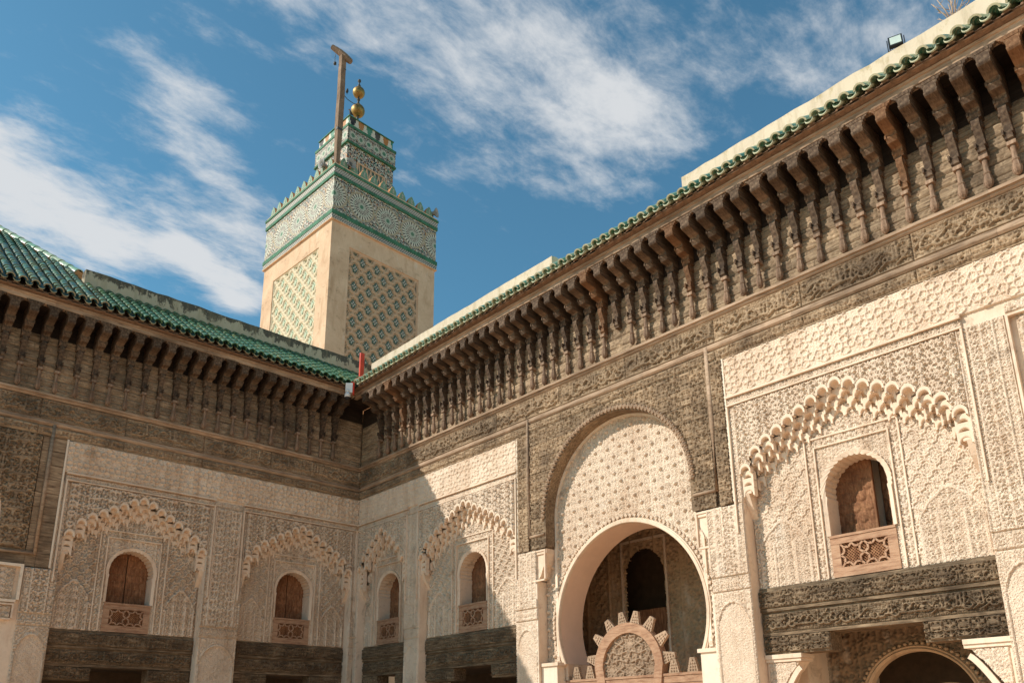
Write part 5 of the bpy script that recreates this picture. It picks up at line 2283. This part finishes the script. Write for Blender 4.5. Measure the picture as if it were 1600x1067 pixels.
def bird(loc, rz, label):
    m = MB()
    m.rings([[(x, r*math.cos(2*math.pi*i/8), z+r*math.sin(2*math.pi*i/8)*1.05) for i in range(8)]
             for x, z, r in ((-0.17, -0.03, 0.012), (-0.10, 0.0, 0.032), (0.0, 0.035, 0.062), (0.07, 0.085, 0.052), (0.10, 0.135, 0.036), (0.13, 0.155, 0.035), (0.16, 0.15, 0.016), (0.20, 0.145, 0.004))], smooth=True)
    m.tube([(0.0, 0.02, -0.01), (0.01, 0.02, -0.07)], 0.006, 4)
    m.tube([(0.0, -0.02, -0.01), (0.01, -0.02, -0.07)], 0.006, 4)
    tag(m.put('bird', 'bird_feather', None, loc, (0, R(-28), rz)), label, 'bird', 'birds at the top of the minaret')


bird(mloc(LO+0.10, LO+0.08, 26.10), 2.4, 'small dark bird perched on the corner of the tower top below the brass ball')
bird(mloc(LO-0.35, LO-0.30, 26.62), 0.8, 'small dark bird clinging to the wire beside the wooden post')

# ================================================================== security camera and red pipe in the corner
sc = empty('security_camera', 'white security camera box in the corner where the two eaves meet', 'camera', (-0.94, -0.84, 9.66), R(-38))
sc.scale = (0.82, 0.82, 0.82)
m = MB()
m.box(-0.10, 0.10, -0.06, 0.06, 0.02, 0.33)
m.box(-0.104, 0.104, -0.066, -0.06, 0.03, 0.32)
m.put('box', 'white_paint', sc)
m = MB()
m.lathe([(0.035, 0.02), (0.05, -0.02), (0.085, -0.05), (0.09, -0.13), (0.08, -0.16)], -0.03, -0.10, 14)
m.lathe([(0.03, 0.10), (0.04, 0.06), (0.035, 0.02)], -0.03, -0.10, 10)
m.put('dome_housing', 'white_paint', sc)
m = MB()
m.lathe([(0.078, -0.162), (0.07, -0.20), (0.04, -0.235), (0.01, -0.24)], -0.03, -0.10, 14)
m.put('lens_dome', 'black_plastic', sc)
m = MB()
m.box(0.105, 0.15, -0.04, 0.09, -0.02, 0.36)
m.put('bracket_plate', 'red_paint', sc)
rp = MB()
rp.box(-0.06, 0.06, -0.03, 0.03, 10.62, 11.50)
o = rp.put('red_post', 'red_paint')
o.location = (0.06, 0.28, 0)
tag(o, 'upright red metal channel in the roof corner by the minaret', 'post')
rp = MB()
rp.tube([(-0.02, 0.15, 10.66), (-0.36, -0.50, 10.42), (-0.72, -0.62, 10.12), (-0.86, -0.80, 9.98)], 0.035, 8)
tag(rp.put('red_pipe', 'red_paint'), 'red pipe running down the tile valley to the security camera', 'pipe')

# ================================================================== floodlight and dry plant on the right parapet
fl = empty('floodlight', 'small black floodlight standing on the right parapet', 'lamp', (0.72, -13.82, 11.60), R(-70))
m = MB()
m.box(-0.10, 0.10, -0.03, 0.03, 0.08, 0.30)
for i in range(6):
    m.box(-0.09+0.032*i, -0.08+0.032*i, 0.03, 0.055, 0.1, 0.28)
m.put('housing', 'black_plastic', fl, rot=(R(-14), 0, 0))
MB().box(-0.078, 0.078, -0.034, -0.030, 0.105, 0.275).put('glass', 'lamp_glass', fl, rot=(R(-14), 0, 0))
m = MB()
m.box(-0.125, -0.112, -0.015, 0.015, 0.0, 0.2)
m.box(0.112, 0.125, -0.015, 0.015, 0.0, 0.2)
m.box(-0.125, 0.125, -0.015, 0.015, -0.03, 0.0)
m.put('yoke', 'black_plastic', fl)
cab = MB()
cab.tube([(0.76, -13.84, 11.66), (0.82, -13.9, 11.60), (0.84, -14.1, 11.585)], 0.012, 5)
tag(cab.put('lamp_cable', 'black_plastic'), 'short black cable behind the floodlight', 'cable')
dp = empty('dry_shrub', 'leafless dry shrub growing behind the right parapet', 'plant', (0.84, -14.6, 11.50))
r = random.Random(5)
for i in range(11):
    m = MB()
    a = r.uniform(0, 6.28)
    sp = r.uniform(0.08, 0.35)
    h = r.uniform(0.35, 0.75)
    p0_ = Vector((0, 0, 0))
    p1_ = Vector((math.cos(a)*sp*0.4, math.sin(a)*sp*0.4, h*0.5))
    p2_ = Vector((math.cos(a)*sp, math.sin(a)*sp, h))
    m.tube([p0_, p1_, p2_], [0.010, 0.008, 0.004], 5)
    for j in range(3):
        t = r.uniform(0.3, 0.9)
        b_ = p0_.lerp(p2_, t)
        m.tube([b_, b_+Vector((r.uniform(-.15, .15), r.uniform(-.15, .15), r.uniform(.08, .2)))], [0.006, 0.003], 4)
    m.put('twig', 'twig', dp)
